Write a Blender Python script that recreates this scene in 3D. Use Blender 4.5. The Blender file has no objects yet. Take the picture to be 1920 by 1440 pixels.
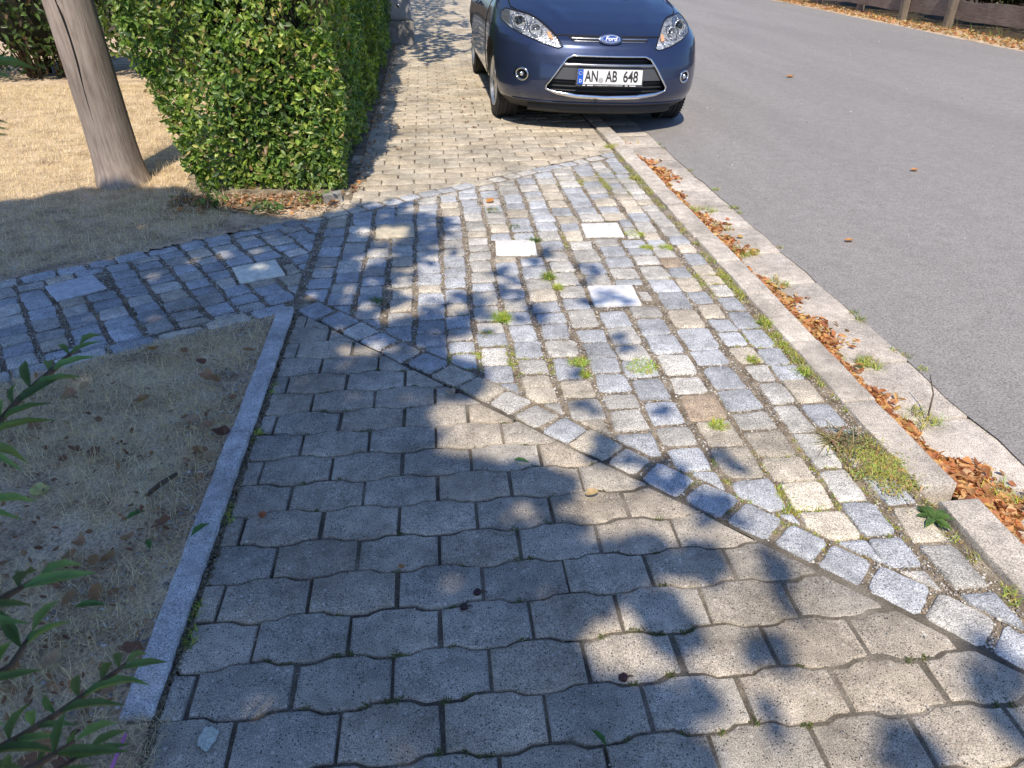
import bpy, bmesh, math, random
import numpy as np
from mathutils import Vector, Matrix
from mathutils.geometry import delaunay_2d_cdt

random.seed(7)
RNG = np.random.default_rng(11)
SC = bpy.context.scene
COL = SC.collection
PI = math.pi
rad = math.radians

# ------------------------------------------------------------------ camera model of the place
F_PX, CAM_H = 1380.0, 1.36
TH, YAW = rad(31.2377), rad(5.8371)
SUN_AZ, SUN_EL = rad(11.0), rad(53.0)           # direction the shadows fall (from +Y towards +X), height
COT = 1.0 / math.tan(SUN_EL)
SHX, SHY = math.sin(SUN_AZ), math.cos(SUN_AZ)

# ------------------------------------------------------------------ object helpers
def tag(o, label=None, cat=None, group=None, kind=None):
    if label: o['label'] = label
    if cat: o['category'] = cat
    if group: o['group'] = group
    if kind: o['kind'] = kind
    return o

def empty(name, label, cat, loc=(0, 0, 0), group=None):
    o = bpy.data.objects.new(name, None)
    o.empty_display_size = 0.1
    COL.objects.link(o)
    o.location = loc
    return tag(o, label, cat, group)

def mesh_np(name, V, F, mat, parent=None, smooth=True, col=None):
    """V (n,3); F (m,k) int array of equal polygons, or a list of index lists"""
    me = bpy.data.meshes.new(name)
    V = np.asarray(V, dtype=np.float32)
    if isinstance(F, np.ndarray):
        m, k = F.shape
        me.vertices.add(len(V)); me.vertices.foreach_set('co', V.ravel())
        me.loops.add(m * k); me.loops.foreach_set('vertex_index', F.astype(np.int32).ravel())
        me.polygons.add(m)
        me.polygons.foreach_set('loop_start', np.arange(0, m * k, k, dtype=np.int32))
        me.update(calc_edges=True)
    else:
        me.from_pydata([tuple(map(float, v)) for v in V], [], F)
        me.update()
    if col is not None:
        a = me.color_attributes.new('Col', 'FLOAT_COLOR', 'POINT')
        c = np.ones((len(V), 4), dtype=np.float32)
        c[:, :3] = col
        a.data.foreach_set('color', c.ravel())
    if smooth:
        me.polygons.foreach_set('use_smooth', np.ones(len(me.polygons), dtype=bool))
    me.materials.append(mat)
    o = bpy.data.objects.new(name, me)
    COL.objects.link(o)
    if parent: o.parent = parent
    return o

class MB:
    """collects shapes, becomes one mesh object"""
    def __init__(s): s.V = []; s.F = []; s.C = []
    def add(s, V, F, c=None):
        b = len(s.V)
        s.V += [tuple(v) for v in V]
        s.F += [[b + i for i in f] for f in F]
        s.C += [c or (1, 1, 1)] * len(V)
    def box(s, c, d, rz=0, c3=None, jit=0):
        V = []
        for k in range(8):
            x = (k & 1) - .5; y = ((k >> 1) & 1) - .5; z = (k >> 2) - .5
            x, y, z = x * d[0], y * d[1], z * d[2]
            x, y = x * math.cos(rz) - y * math.sin(rz), x * math.sin(rz) + y * math.cos(rz)
            V.append((c[0] + x + random.uniform(-jit, jit), c[1] + y + random.uniform(-jit, jit), c[2] + z + random.uniform(-jit, jit)))
        s.add(V, [(0, 2, 3, 1), (4, 5, 7, 6), (0, 1, 5, 4), (2, 6, 7, 3), (0, 4, 6, 2), (1, 3, 7, 5)], c3)
    def tube(s, P, R, n=8, closed=False, c3=None):
        P = [Vector(p) for p in P]
        if not hasattr(R, '__len__'): R = [R] * len(P)
        V = []; F = []; m = len(P); up = None
        for i in range(m):
            a = P[(i - 1) % m] if (closed or i > 0) else P[i]
            b = P[(i + 1) % m] if (closed or i < m - 1) else P[i]
            t = (b - a).normalized()
            if up is None: up = Vector((0, 0, 1)) if abs(t.z) < .9 else Vector((1, 0, 0))
            x = t.cross(up).normalized(); y = x.cross(t).normalized(); up = y
            for k in range(n):
                q = 2 * PI * k / n
                V.append(P[i] + (x * math.cos(q) + y * math.sin(q)) * R[i])
        for i in range(m if closed else m - 1):
            for k in range(n):
                j = (i + 1) % m
                F.append((i * n + k, i * n + (k + 1) % n, j * n + (k + 1) % n, j * n + k))
        if not closed:
            F.append(tuple(range(n - 1, -1, -1))); F.append(tuple((m - 1) * n + k for k in range(n)))
        s.add(V, F, c3)
    def lathe_x(s, prof, c, n=40, c3=None):
        """profile of (x, r) round an axis along X through c"""
        V = []; F = []
        for x, r in prof:
            for k in range(n):
                q = 2 * PI * k / n
                V.append((c[0] + x, c[1] + r * math.cos(q), c[2] + r * math.sin(q)))
        for i in range(len(prof) - 1):
            for k in range(n):
                F.append((i * n + k, i * n + (k + 1) % n, (i + 1) * n + (k + 1) % n, (i + 1) * n + k))
        s.add(V, F, c3)
    def build(s, name, mat, parent=None, smooth=False, col=False, angle=None):
        o = mesh_np(name, np.array(s.V), s.F, mat, parent, smooth, np.array(s.C) if col else None)
        if angle: 
            o.data.polygons.foreach_set('use_smooth', np.ones(len(o.data.polygons), dtype=bool))
            o.data.set_sharp_from_angle(angle=rad(angle))
        return o

def scatter(TV, TF, pos, R, scale, tint=None):
    """copies of one small template into arrays"""
    n, k = len(pos), len(TV)
    scale = np.asarray(scale)
    if scale.ndim == 1: scale = scale[:, None]
    L = TV[None, :, :] * scale[:, None, :]
    V = np.einsum('nij,nkj->nki', R, L) + pos[:, None, :]
    F = (TF[None, :, :] + (np.arange(n) * k)[:, None, None]).reshape(-1, TF.shape[1])
    c = None if tint is None else np.repeat(tint, k, axis=0)
    return V.reshape(-1, 3), F, c

def frames(nrm, spin=None):
    """rotation matrices whose third column is nrm, random spin"""
    n = nrm / np.linalg.norm(nrm, axis=1, keepdims=True)
    m = len(n)
    a = RNG.normal(size=(m, 3)) if spin is None else spin
    x = a - (a * n).sum(1, keepdims=True) * n
    x /= np.linalg.norm(x, axis=1, keepdims=True) + 1e-9
    y = np.cross(n, x)
    return np.stack([x, y, n], axis=2)

# leaf template along +x, folded on the midrib, drooping: quads only
def leaf_template(fold=.12, droop=.12, wid=1.0, point=True):
    ts = [0, .3, .65, 1.0]
    ws = [.03, .46, .40, .03 if point else .2]
    V = []
    for t, w in zip(ts, ws):
        z = -droop * t * t
        V += [(t - .5, -w * .5 * wid, z + fold * w), (t - .5, 0, z), (t - .5, w * .5 * wid, z + fold * w)]
    F = []
    for i in range(3):
        a = i * 3
        F += [(a, a + 3, a + 4, a + 1), (a + 1, a + 4, a + 5, a + 2)]
    return np.array(V), np.array(F)

def vnoise(P, s, seed=0):
    """cheap smooth value noise in -1..1"""
    P = np.asarray(P, dtype=float) * s
    r = np.zeros(len(P))
    g = np.random.default_rng(seed)
    for _ in range(5):
        k = g.normal(size=P.shape[1]); k *= g.uniform(.6, 1.6) / np.linalg.norm(k) * 2.2
        r += np.sin(P @ k + g.uniform(0, 6.28))
    return r / 5 * 1.4

# ------------------------------------------------------------------ materials
def new_mat(name):
    m = bpy.data.materials.new(name); m.use_nodes = True
    nt = m.node_tree; b = nt.nodes['Principled BSDF']
    return m, nt, b

def nd(nt, t, **kw):
    n = nt.nodes.new(t)
    for k, v in kw.items():
        if k in n.inputs.keys(): n.inputs[k].default_value = v
        else: setattr(n, k, v)
    return n

def ramp(nt, fac, stops, interp='LINEAR'):
    r = nt.nodes.new('ShaderNodeValToRGB'); r.color_ramp.interpolation = interp
    e = r.color_ramp.elements
    while len(e) < len(stops): e.new(.5)
    for q, (p, c) in zip(e, stops):
        q.position = p; q.color = (c, c, c, 1) if not hasattr(c, '__len__') else (*c, 1)
    nt.links.new(fac, r.inputs[0])
    return r

def noise(nt, scale, detail=4, rough=.6, coord='Object', stretch=None):
    tc = nt.nodes.new('ShaderNodeTexCoord')
    n = nd(nt, 'ShaderNodeTexNoise', Scale=scale, Detail=detail, Roughness=rough)
    v = tc.outputs[coord]
    if stretch:
        mp = nt.nodes.new('ShaderNodeMapping'); mp.inputs['Scale'].default_value = stretch
        nt.links.new(v, mp.inputs[0]); v = mp.outputs[0]
    nt.links.new(v, n.inputs['Vector'])
    return n

def mix(nt, a, b, fac, mode='MIX'):
    m = nt.nodes.new('ShaderNodeMix'); m.data_type = 'RGBA'; m.blend_type = mode
    if hasattr(fac, 'links'): nt.links.new(fac, m.inputs['Factor'])
    else: m.inputs['Factor'].default_value = fac
    for sock, v in ((m.inputs['A'], a), (m.inputs['B'], b)):
        if hasattr(v, 'links'): nt.links.new(v, sock)
        else: sock.default_value = (*v, 1)
    return m.outputs['Result']

def bump(nt, b, h, strength=.4, dist=.01):
    bp = nd(nt, 'ShaderNodeBump', Strength=strength, Distance=dist)
    nt.links.new(h, bp.inputs['Height']); nt.links.new(bp.outputs[0], b.inputs['Normal'])

def simple(name, col, rough=.6, metal=0.0, coat=0.0, ns=None, amt=.25):
    m, nt, b = new_mat(name)
    b.inputs['Roughness'].default_value = rough; b.inputs['Metallic'].default_value = metal
    b.inputs['Coat Weight'].default_value = coat
    b.inputs['Base Color'].default_value = (*col, 1)
    n = noise(nt, ns or 30, 3)
    r = ramp(nt, n.outputs['Fac'], [(.3, 1 - amt), (.7, 1 + amt)])
    c = mix(nt, col, r.outputs[0], 1.0, 'MULTIPLY')
    nt.links.new(c, b.inputs['Base Color'])
    return m

def attr_col(nt):
    a = nt.nodes.new('ShaderNodeAttribute'); a.attribute_name = 'Col'
    return a.outputs['Color']

def stone_mat(name, fine=420, bumps=.5, speck=.5, dist=.004, stain=True, flecks=()):
    m, nt, b = new_mat(name)
    b.inputs['Roughness'].default_value = .85
    b.inputs['Specular IOR Level'].default_value = .3
    c = attr_col(nt)
    n1 = noise(nt, 22, 5, .65); r1 = ramp(nt, n1.outputs['Fac'], [(.3, .72), (.7, 1.22)])
    c = mix(nt, c, r1.outputs[0], 1.0, 'MULTIPLY')
    n2 = noise(nt, fine, 2, .6); r2 = ramp(nt, n2.outputs['Fac'], [(.36, 1 - speck), (.5, 1.0), (.66, 1 + speck * 1.2)])
    c = mix(nt, c, r2.outputs[0], 1.0, 'MULTIPLY')
    if flecks:
        tc = nt.nodes.new('ShaderNodeTexCoord')
        for sc_, th, colr in flecks:
            vo = nd(nt, 'ShaderNodeTexVoronoi', Scale=sc_); nt.links.new(tc.outputs['Object'], vo.inputs['Vector'])
            sp = nt.nodes.new('ShaderNodeSeparateColor'); nt.links.new(vo.outputs['Color'], sp.inputs[0])
            ra = ramp(nt, sp.outputs[0], [(th, 0.0), (th + .02, 1.0)])
            rb = ramp(nt, vo.outputs['Distance'], [(.28, 1.0), (.42, 0.0)])
            mm = nt.nodes.new('ShaderNodeMath'); mm.operation = 'MULTIPLY'
            nt.links.new(ra.outputs[0], mm.inputs[0]); nt.links.new(rb.outputs[0], mm.inputs[1])
            c = mix(nt, c, colr, mm.outputs[0])
    if stain:
        n3 = noise(nt, 3.1, 4, .6); r3 = ramp(nt, n3.outputs['Fac'], [(.33, (.66, .64, .61)), (.6, (1.10, 1.07, 1.03))])
        c = mix(nt, c, r3.outputs[0], 1.0, 'MULTIPLY')
    nt.links.new(c, b.inputs['Base Color'])
    n4 = noise(nt, 70, 6, .7)
    bump(nt, b, n4.outputs['Fac'], bumps, dist)
    return m

def leaf_mat(name, trans=.35, rough=.42):
    m, nt, b = new_mat(name)
    c = attr_col(nt)
    n1 = noise(nt, 45, 3); r1 = ramp(nt, n1.outputs['Fac'], [(.3, .75), (.7, 1.25)])
    c = mix(nt, c, r1.outputs[0], 1.0, 'MULTIPLY')
    nt.links.new(c, b.inputs['Base Color']); b.inputs['Roughness'].default_value = rough
    t = nt.nodes.new('ShaderNodeBsdfTranslucent')
    c2 = mix(nt, c, (1.5, 1.7, .6), 1.0, 'MULTIPLY')
    nt.links.new(c2, t.inputs['Color'])
    ms = nt.nodes.new('ShaderNodeMixShader'); ms.inputs[0].default_value = trans
    nt.links.new(b.outputs[0], ms.inputs[1]); nt.links.new(t.outputs[0], ms.inputs[2])
    nt.links.new(ms.outputs[0], nt.nodes['Material Output'].inputs['Surface'])
    return m

def soil_mat(name, c1, c2, c3, s=9, fine=160, bs=.7):
    m, nt, b = new_mat(name)
    b.inputs['Roughness'].default_value = .95; b.inputs['Specular IOR Level'].default_value = .1
    n1 = noise(nt, s, 6, .65); r1 = ramp(nt, n1.outputs['Fac'], [(.32, c1), (.5, c2), (.68, c3)])
    n2 = noise(nt, fine, 3, .7); r2 = ramp(nt, n2.outputs['Fac'], [(.3, .5), (.7, 1.5)])
    c = mix(nt, r1.outputs[0], r2.outputs[0], 1.0, 'MULTIPLY')
    nt.links.new(c, b.inputs['Base Color'])
    bump(nt, b, n2.outputs['Fac'], bs, .006)
    return m

M = {}
M['sett'] = stone_mat('granite_sett', 300, 1.0, .5, .007, True, ((260, .86, (.62, .60, .57)), (210, .88, (.12, .12, .13))))
M['paver'] = stone_mat('concrete_paver', 420, .9, .55, .004, True, ((230, .80, (.62, .58, .50)), (190, .84, (.07, .066, .06)), (90, .94, (.66, .62, .56))))
M['kerb'] = stone_mat('kerb_granite', 300, .6, .4, .003, True, ((210, .84, (.16, .15, .15)), (200, .86, (.72, .68, .62))))
M['slab'] = stone_mat('pale_slab', 300, .12, .06, .001, False)
M['pebble'] = stone_mat('pebble', 200, .1, .1, .001, False)
M['joint'] = soil_mat('joint_soil', (.12, .094, .068), (.25, .205, .15), (.42, .355, .27), 14, 190)
M['sand'] = soil_mat('paver_sand', (.085, .072, .056), (.18, .157, .125), (.33, .29, .235), 6, 220)
M['lawn_soil'] = soil_mat('lawn_soil', (.32, .23, .155), (.60, .46, .315), (.76, .62, .45), 6, 120, .8)
M['earth'] = soil_mat('earth', (.04, .03, .02), (.08, .06, .04), (.14, .11, .07), 3, 60)
M['straw'] = leaf_mat('dry_grass_blade', .22, .7)
M['leaf'] = leaf_mat('green_leaf', .36, .38)
M['crown_leaf'] = leaf_mat('crown_leaf', .16, .45)
M['shrub_leaf'] = leaf_mat('willow_leaf', .30, .62)
M['litter'] = leaf_mat('dead_leaf', .22, .75)
M['moss'] = leaf_mat('moss', .3, .8)

def asphalt():
    m, nt, b = new_mat('asphalt')
    b.inputs['Roughness'].default_value = .88; b.inputs['Specular IOR Level'].default_value = .35
    n1 = noise(nt, 135, 3, .8); r1 = ramp(nt, n1.outputs['Fac'], [(.32, (.10, .094, .09)), (.46, (.285, .268, .254)), (.58, (.35, .33, .313)), (.76, (.56, .53, .50))])
    n2 = noise(nt, .9, 4, .6, stretch=(1.7, .22, 1)); r2 = ramp(nt, n2.outputs['Fac'], [(.3, .91), (.7, 1.07)])
    c = mix(nt, r1.outputs[0], r2.outputs[0], 1.0, 'MULTIPLY')
    n3 = noise(nt, 14, 4, .6); r3 = ramp(nt, n3.outputs['Fac'], [(.3, .92), (.7, 1.08)])
    c = mix(nt, c, r3.outputs[0], 1.0, 'MULTIPLY')
    nt.links.new(c, b.inputs['Base Color'])
    bump(nt, b, n1.outputs['Fac'], .6, .005)
    return m
M['asphalt'] = asphalt()

def wood(name, cols, stretch, rough=.85, bs=.5, crack=None):
    m, nt, b = new_mat(name)
    b.inputs['Roughness'].default_value = rough; b.inputs['Specular IOR Level'].default_value = .2
    n1 = noise(nt, 11, 9, .72, stretch=stretch); r1 = ramp(nt, n1.outputs['Fac'], [(.3, cols[0]), (.5, cols[1]), (.7, cols[2])])
    n2 = noise(nt, 2.3, 3, .6); r2 = ramp(nt, n2.outputs['Fac'], [(.3, .75), (.7, 1.2)])
    c = mix(nt, r1.outputs[0], r2.outputs[0], 1.0, 'MULTIPLY')
    nt.links.new(c, b.inputs['Base Color'])
    bump(nt, b, n1.outputs['Fac'], bs, .006)
    return m
M['pole'] = wood('pole_wood', ((.20, .155, .13), (.36, .295, .25), (.47, .40, .35)), (5, 5, .45), bs=1.0)
M['fence'] = wood('fence_wood', ((.13, .095, .075), (.23, .175, .14), (.34, .27, .22)), (8, .5, 8))
M['post'] = wood('fence_post_wood', ((.13, .10, .08), (.22, .18, .14), (.32, .27, .22)), (8, 8, .5))
M['bark'] = wood('bark', ((.05, .04, .03), (.10, .08, .06), (.16, .13, .10)), (5, 5, 1.2))
M['twig'] = wood('twig', ((.07, .05, .035), (.13, .095, .065), (.2, .15, .10)), (5, 5, 1))
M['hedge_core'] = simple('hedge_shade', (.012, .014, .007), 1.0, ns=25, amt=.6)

def car_paint():
    m, nt, b = new_mat('car_paint')
    b.inputs['Metallic'].default_value = .55; b.inputs['Roughness'].default_value = .36
    b.inputs['Coat Weight'].default_value = 1.0; b.inputs['Coat Roughness'].default_value = .06
    n = noise(nt, 900, 1); r = ramp(nt, n.outputs['Fac'], [(.3, (.020, .032, .080)), (.7, (.043, .063, .138))])
    d = noise(nt, 26, 5, .7); rd = ramp(nt, d.outputs['Fac'], [(.66, 0.0), (.8, .10)])
    c = mix(nt, r.outputs[0], (.35, .34, .32), rd.outputs[0])
    nt.links.new(c, b.inputs['Base Color'])
    d2 = noise(nt, 4, 4, .6); r2 = ramp(nt, d2.outputs['Fac'], [(.3, .28), (.7, .42)])
    nt.links.new(r2.outputs[0], b.inputs['Roughness'])
    return m
M['paint'] = car_paint()
M['plastic'] = simple('black_plastic', (.022, .023, .026), .55, ns=60)
M['greyplastic'] = simple('grey_plastic', (.075, .078, .085), .45, ns=60, amt=.1)
M['chrome'] = simple('chrome', (.80, .81, .83), .10, 1.0, ns=8, amt=.05)
M['satin'] = simple('satin_metal', (.45, .46, .48), .30, 1.0, ns=20, amt=.1)
M['rim'] = simple('wheel_silver', (.55, .56, .58), .32, .85, ns=30, amt=.12)
M['rubber'] = simple('tyre_rubber', (.032, .031, .030), .85, ns=40, amt=.3)
M['shut'] = simple('shut_gap', (.004, .004, .006), .7)
M['white'] = simple('plate_white', (.80, .80, .79), .4, ns=20, amt=.03)
M['ink'] = simple('plate_ink', (.035, .035, .038), .5)
M['eublue'] = simple('plate_blue', (.012, .10, .55), .4, ns=20, amt=.05)
M['seal'] = simple('plate_seal', (.50, .50, .50), .4, .2, ns=300, amt=.3)
M['badge'] = simple('badge_blue', (.01, .075, .34), .15, .2, 1.0, ns=10, amt=.05)
M['amber'] = simple('amber', (.80, .42, .22), .25, 0, .8, ns=70, amt=.35)
M['window'] = simple('car_window', (.012, .016, .018), .04, 0, 1.0)
M['brown_leaf'] = M['litter']

def reflector():
    m, nt, b = new_mat('lamp_reflector')
    b.inputs['Metallic'].default_value = .6; b.inputs['Roughness'].default_value = .2
    n = noise(nt, 42, 2); r = ramp(nt, n.outputs['Fac'], [(.38, (.22, .24, .27)), (.5, (.74, .76, .79)), (.68, (.95, .96, .97))])
    nt.links.new(r.outputs[0], b.inputs['Base Color'])
    bump(nt, b, n.outputs['Fac'], .8, .02)
    return m
M['reflector'] = reflector()

def clear():
    m, nt, b = new_mat('clear_lens')
    t = nt.nodes.new('ShaderNodeBsdfTransparent'); t.inputs[0].default_value = (.94, .96, .98, 1)
    g = nt.nodes.new('ShaderNodeBsdfGlossy'); g.inputs['Roughness'].default_value = .04
    fr = nd(nt, 'ShaderNodeFresnel', IOR=1.45)
    n = noise(nt, 40, 2); r = ramp(nt, n.outputs['Fac'], [(.3, .9), (.7, 1.0)])
    nt.links.new(r.outputs[0], g.inputs['Color'])
    ms = nt.nodes.new('ShaderNodeMixShader')
    nt.links.new(fr.outputs[0], ms.inputs[0]); nt.links.new(t.outputs[0], ms.inputs[1]); nt.links.new(g.outputs[0], ms.inputs[2])
    nt.links.new(ms.outputs[0], nt.nodes['Material Output'].inputs['Surface'])
    return m
M['lens'] = clear()
M['concrete'] = simple('plinth_concrete', (.28, .27, .25), .9, ns=18, amt=.35)
M['cabinet'] = simple('cabinet_grey', (.36, .37, .38), .6, ns=7, amt=.15)
M['pink'] = simple('pink_plastic', (.72, .22, .52), .4, ns=40, amt=.1)
M['lichen'] = simple('lichen', (.58, .62, .54), .95, ns=140, amt=.3)

# ------------------------------------------------------------------ polygon tools for the paving
def clip(P, a, b, c):
    """keep the part of polygon P with a*x + b*y >= c"""
    R = []
    for i in range(len(P)):
        p, q = P[i], P[(i + 1) % len(P)]
        dp, dq = a * p[0] + b * p[1] - c, a * q[0] + b * q[1] - c
        if dp >= 0: R.append(p)
        if dp * dq < 0:
            t = dp / (dp - dq); R.append((p[0] + (q[0] - p[0]) * t, p[1] + (q[1] - p[1]) * t))
    return R

def area(P):
    return abs(sum(P[i][0] * P[(i + 1) % len(P)][1] - P[(i + 1) % len(P)][0] * P[i][1] for i in range(len(P)))) / 2

def cen(P): return (sum(p[0] for p in P) / len(P), sum(p[1] for p in P) / len(P))

def dedupe(P, e=.004):
    R = []
    for p in P:
        if not R or math.hypot(p[0] - R[-1][0], p[1] - R[-1][1]) > e: R.append(p)
    if len(R) > 1 and math.hypot(R[0][0] - R[-1][0], R[0][1] - R[-1][1]) <= e: R.pop()
    return R

def inset(P, d):
    """move every edge of a counter-clockwise polygon inwards"""
    A = sum(P[i][0] * P[(i + 1) % len(P)][1] - P[(i + 1) % len(P)][0] * P[i][1] for i in range(len(P)))
    if A < 0: P = P[::-1]
    n = len(P); R = []
    for i in range(n):
        p0, p, p1 = P[i - 1], P[i], P[(i + 1) % n]
        e0 = (p[0] - p0[0], p[1] - p0[1]); e1 = (p1[0] - p[0], p1[1] - p[1])
        l0 = math.hypot(*e0) or 1e-6; l1 = math.hypot(*e1) or 1e-6
        n0 = (-e0[1] / l0, e0[0] / l0); n1 = (-e1[1] / l1, e1[0] / l1)
        bx, by = n0[0] + n1[0], n0[1] + n1[1]
        k = 1 + n0[0] * n1[0] + n0[1] * n1[1]
        k = max(k, .35)
        R.append((p[0] + bx * d / k, p[1] + by * d / k))
    return R

class Stones:
    def __init__(s): s.V = []; s.F = []; s.C = []; s.polys = []
    def sett(s, P, col, gap=.006, top=0.0, depth=.035):
        P = dedupe(P)
        if len(P) < 3: return
        P = inset(P, gap)
        if area(P) < .0009: return
        # corner cut, then roughen every edge
        R = []
        n = len(P)
        for i in range(n):
            p0, p, p1 = P[i - 1], P[i], P[(i + 1) % n]
            k0 = random.uniform(.05, .13); k1 = random.uniform(.05, .13)
            R.append((p[0] + (p0[0] - p[0]) * k0, p[1] + (p0[1] - p[1]) * k0))
            R.append((p[0] + (p1[0] - p[0]) * k1, p[1] + (p1[1] - p[1]) * k1))
        Q = []
        for i in range(len(R)):
            a, b = R[i], R[(i + 1) % len(R)]
            L = math.hypot(b[0] - a[0], b[1] - a[1]); m = max(1, int(L / .022))
            for k in range(m):
                t = k / m
                Q.append((a[0] + (b[0] - a[0]) * t + random.uniform(-.0022, .0022), a[1] + (b[1] - a[1]) * t + random.uniform(-.0022, .0022)))
        n = len(Q); c = cen(Q); s.polys.append(Q)
        tx, ty = random.uniform(-.035, .035), random.uniform(-.035, .035)
        z0 = top + random.uniform(-.004, .004)
        b0 = len(s.V)
        for f, z in ((1.0, -depth), (1.0, -.008), (.965, -.0022), (.87, .0), (.45, .0012)):
            for q in Q:
                x = c[0] + (q[0] - c[0]) * f; y = c[1] + (q[1] - c[1]) * f
                zz = z0 + z + (q[0] - c[0]) * f * tx + (q[1] - c[1]) * f * ty + random.uniform(-.0012, .0012)
                s.V.append((x, y, zz)); s.C.append(col)
        s.V.append((c[0], c[1], z0 + .002)); s.C.append(col)
        for r in range(4):
            for i in range(n):
                a = b0 + r * n
                s.F.append((a + i, a + (i + 1) % n, a + n + (i + 1) % n, a + n + i))
        for i in range(n):
            s.F.append((b0 + 4 * n + i, b0 + 4 * n + (i + 1) % n, b0 + 5 * n))
    def paver(s, P, col, gap=.003, depth=.02):
        P = dedupe(P, .002)
        if len(P) < 3: return
        P = inset(P, gap)
        if area(P) < .0005: return
        n = len(P); b0 = len(s.V); c = cen(P)
        z0 = random.uniform(-.003, .0018); tx = random.uniform(-.012, .012); ty = random.uniform(-.012, .012)
        for ins, z in ((0, -depth), (0, -.005), (.0022, -.0012), (.006, 0)):
            Q = inset(P, ins) if ins else P
            for q in Q:
                s.V.append((q[0] + random.uniform(-.0013, .0013), q[1] + random.uniform(-.0013, .0013), z0 + z + (q[0] - c[0]) * tx + (q[1] - c[1]) * ty)); s.C.append(col)
        for r in range(3):
            for i in range(n):
                a = b0 + r * n
                s.F.append((a + i, a + (i + 1) % n, a + n + (i + 1) % n, a + n + i))
        s.F.append(tuple(b0 + 3 * n + i for i in range(n)))
    def build(s, name, mat, sharp=None):
        o = mesh_np(name, np.array(s.V), s.F, mat, None, True, np.array(s.C))
        if sharp: o.data.set_sharp_from_angle(angle=rad(sharp))
        return o

def sett_col():
    r = random.random()
    k = random.uniform(.82, 1.18)
    if r < .50: c = (.50, .53, .575)
    elif r < .84: c = (.60, .59, .56)
    elif r < .99: c = (.64, .585, .49)
    else: c = (.55, .44, .33)
    return tuple(v * k for v in c)

# lines of the paving: front border, back border, path front edge
def y_front(x): return 2.94 - 1.09 * (x + .63)
def y_back(x): return 4.23 + .618 * (x + .68)
def y_path(x): return 2.94 + .54 * (x + .63)
NF = math.hypot(1.09, 1); NB = math.hypot(.618, 1); NP = math.hypot(.54, 1)
BW = .115                                             # width of a border row
XL, XR = -.63, 1.30

SLABS = [(-.24, 3.90, 2), (.385, 3.575, -3), (.88, 3.79, -3), (.755, 2.94, -2), (-.87, 3.385, 22), (-1.66, 3.275, 36)]
SLAB_H = .104

def cut_for_slabs(P):
    for sx, sy, sa in SLABS:
        ca, sn = math.cos(rad(sa)), math.sin(rad(sa)); h = SLAB_H + .012
        L = [((p[0] - sx) * ca + (p[1] - sy) * sn, -(p[0] - sx) * sn + (p[1] - sy) * ca) for p in P]
        if max(l[0] for l in L) < -h or min(l[0] for l in L) > h or max(l[1] for l in L) < -h or min(l[1] for l in L) > h: continue
        best = None; a0 = area(P)
        for nx, ny in ((1, 0), (-1, 0), (0, 1), (0, -1)):
            Q = clip(L, nx, ny, h)
            if len(Q) > 2 and (best is None or area(Q) > area(best)): best = Q
        if best is None or area(best) < .35 * a0: return None
        P = [(sx + l[0] * ca - l[1] * sn, sy + l[0] * sn + l[1] * ca) for l in best]
    return P

st = Stones()
# main field: columns along the street
x = XL
while x < XR - .05:
    w = random.uniform(.118, .135) * (1 + .16 * min(1, max(0, (x - .35) / .5)))
    rem = XR + .006 - x
    if rem < .19: w = rem
    elif rem < .30: w = rem / 2
    y = y_front(x + w) - .05 + random.uniform(0, .1)
    wob = random.uniform(0, 6)
    while y < y_back(x + w):
        L = random.choice((.10, .115, .125, .135, .15)) * random.uniform(.92, 1.08) * (1 + .14 * min(1, max(0, (x - .35) / .5)) * min(1, max(0, (4.2 - y) / 2)))
        sk = .008 * math.sin(y * 3 + wob)
        g = random.uniform(.0048, .0098)
        j = lambda: random.uniform(-.006, .006)
        P = [(x + g + sk + j(), y + j()), (x + w - g + sk + j(), y + j()), (x + w - g + sk + j(), y + L + j()), (x + g + sk + j(), y + L + j())]
        P = clip(P, 1.09 / NF, 1 / NF, (2.94 - 1.09 * .63) / NF + BW + .006)
        if len(P) > 2: P = clip(P, .618 / NB, -1 / NB, (-4.23 - .618 * .68) / NB + BW + .004)
        if len(P) > 2: P = clip(P, -1, 0, -XR)
        if len(P) > 2: P = cut_for_slabs(P)
        if P and len(P) > 2: st.sett(P, sett_col(), random.uniform(.0018, .004))
        y += L + random.uniform(.002, .007)
    x += w
# border rows
def border(x0, x1, fy, slope, side, wid, lmin, lmax):
    n = math.hypot(slope, 1); tx, ty = 1 / n, slope / n; nx, ny = -slope / n * side, side / n
    s_ = 0; L_tot = (x1 - x0) * n
    while s_ < L_tot:
        L = random.uniform(lmin, lmax)
        bx, by = x0 + tx * s_, fy(x0) + ty * s_
        j = lambda: random.uniform(-.007, .007)
        P = [(bx + j(), by + j()), (bx + tx * L + j(), by + ty * L + j()),
             (bx + tx * L + nx * wid + j(), by + ty * L + ny * wid + j()), (bx + nx * wid + j(), by + ny * wid + j())]
        P = clip(P, -1, 0, -XR - .01)
        if len(P) > 2: st.sett(P, sett_col(), .004)
        s_ += L + random.uniform(.002, .012)
border(XL + .0, XR + .05, y_front, -1.09, 1, BW, .11, .15)
border(-3.9, XR, y_back, .618, -1, BW * .85, .10, .15)
border(-3.9, XL - .02, y_path, .54, 1, BW * .8, .13, .19)
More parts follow.
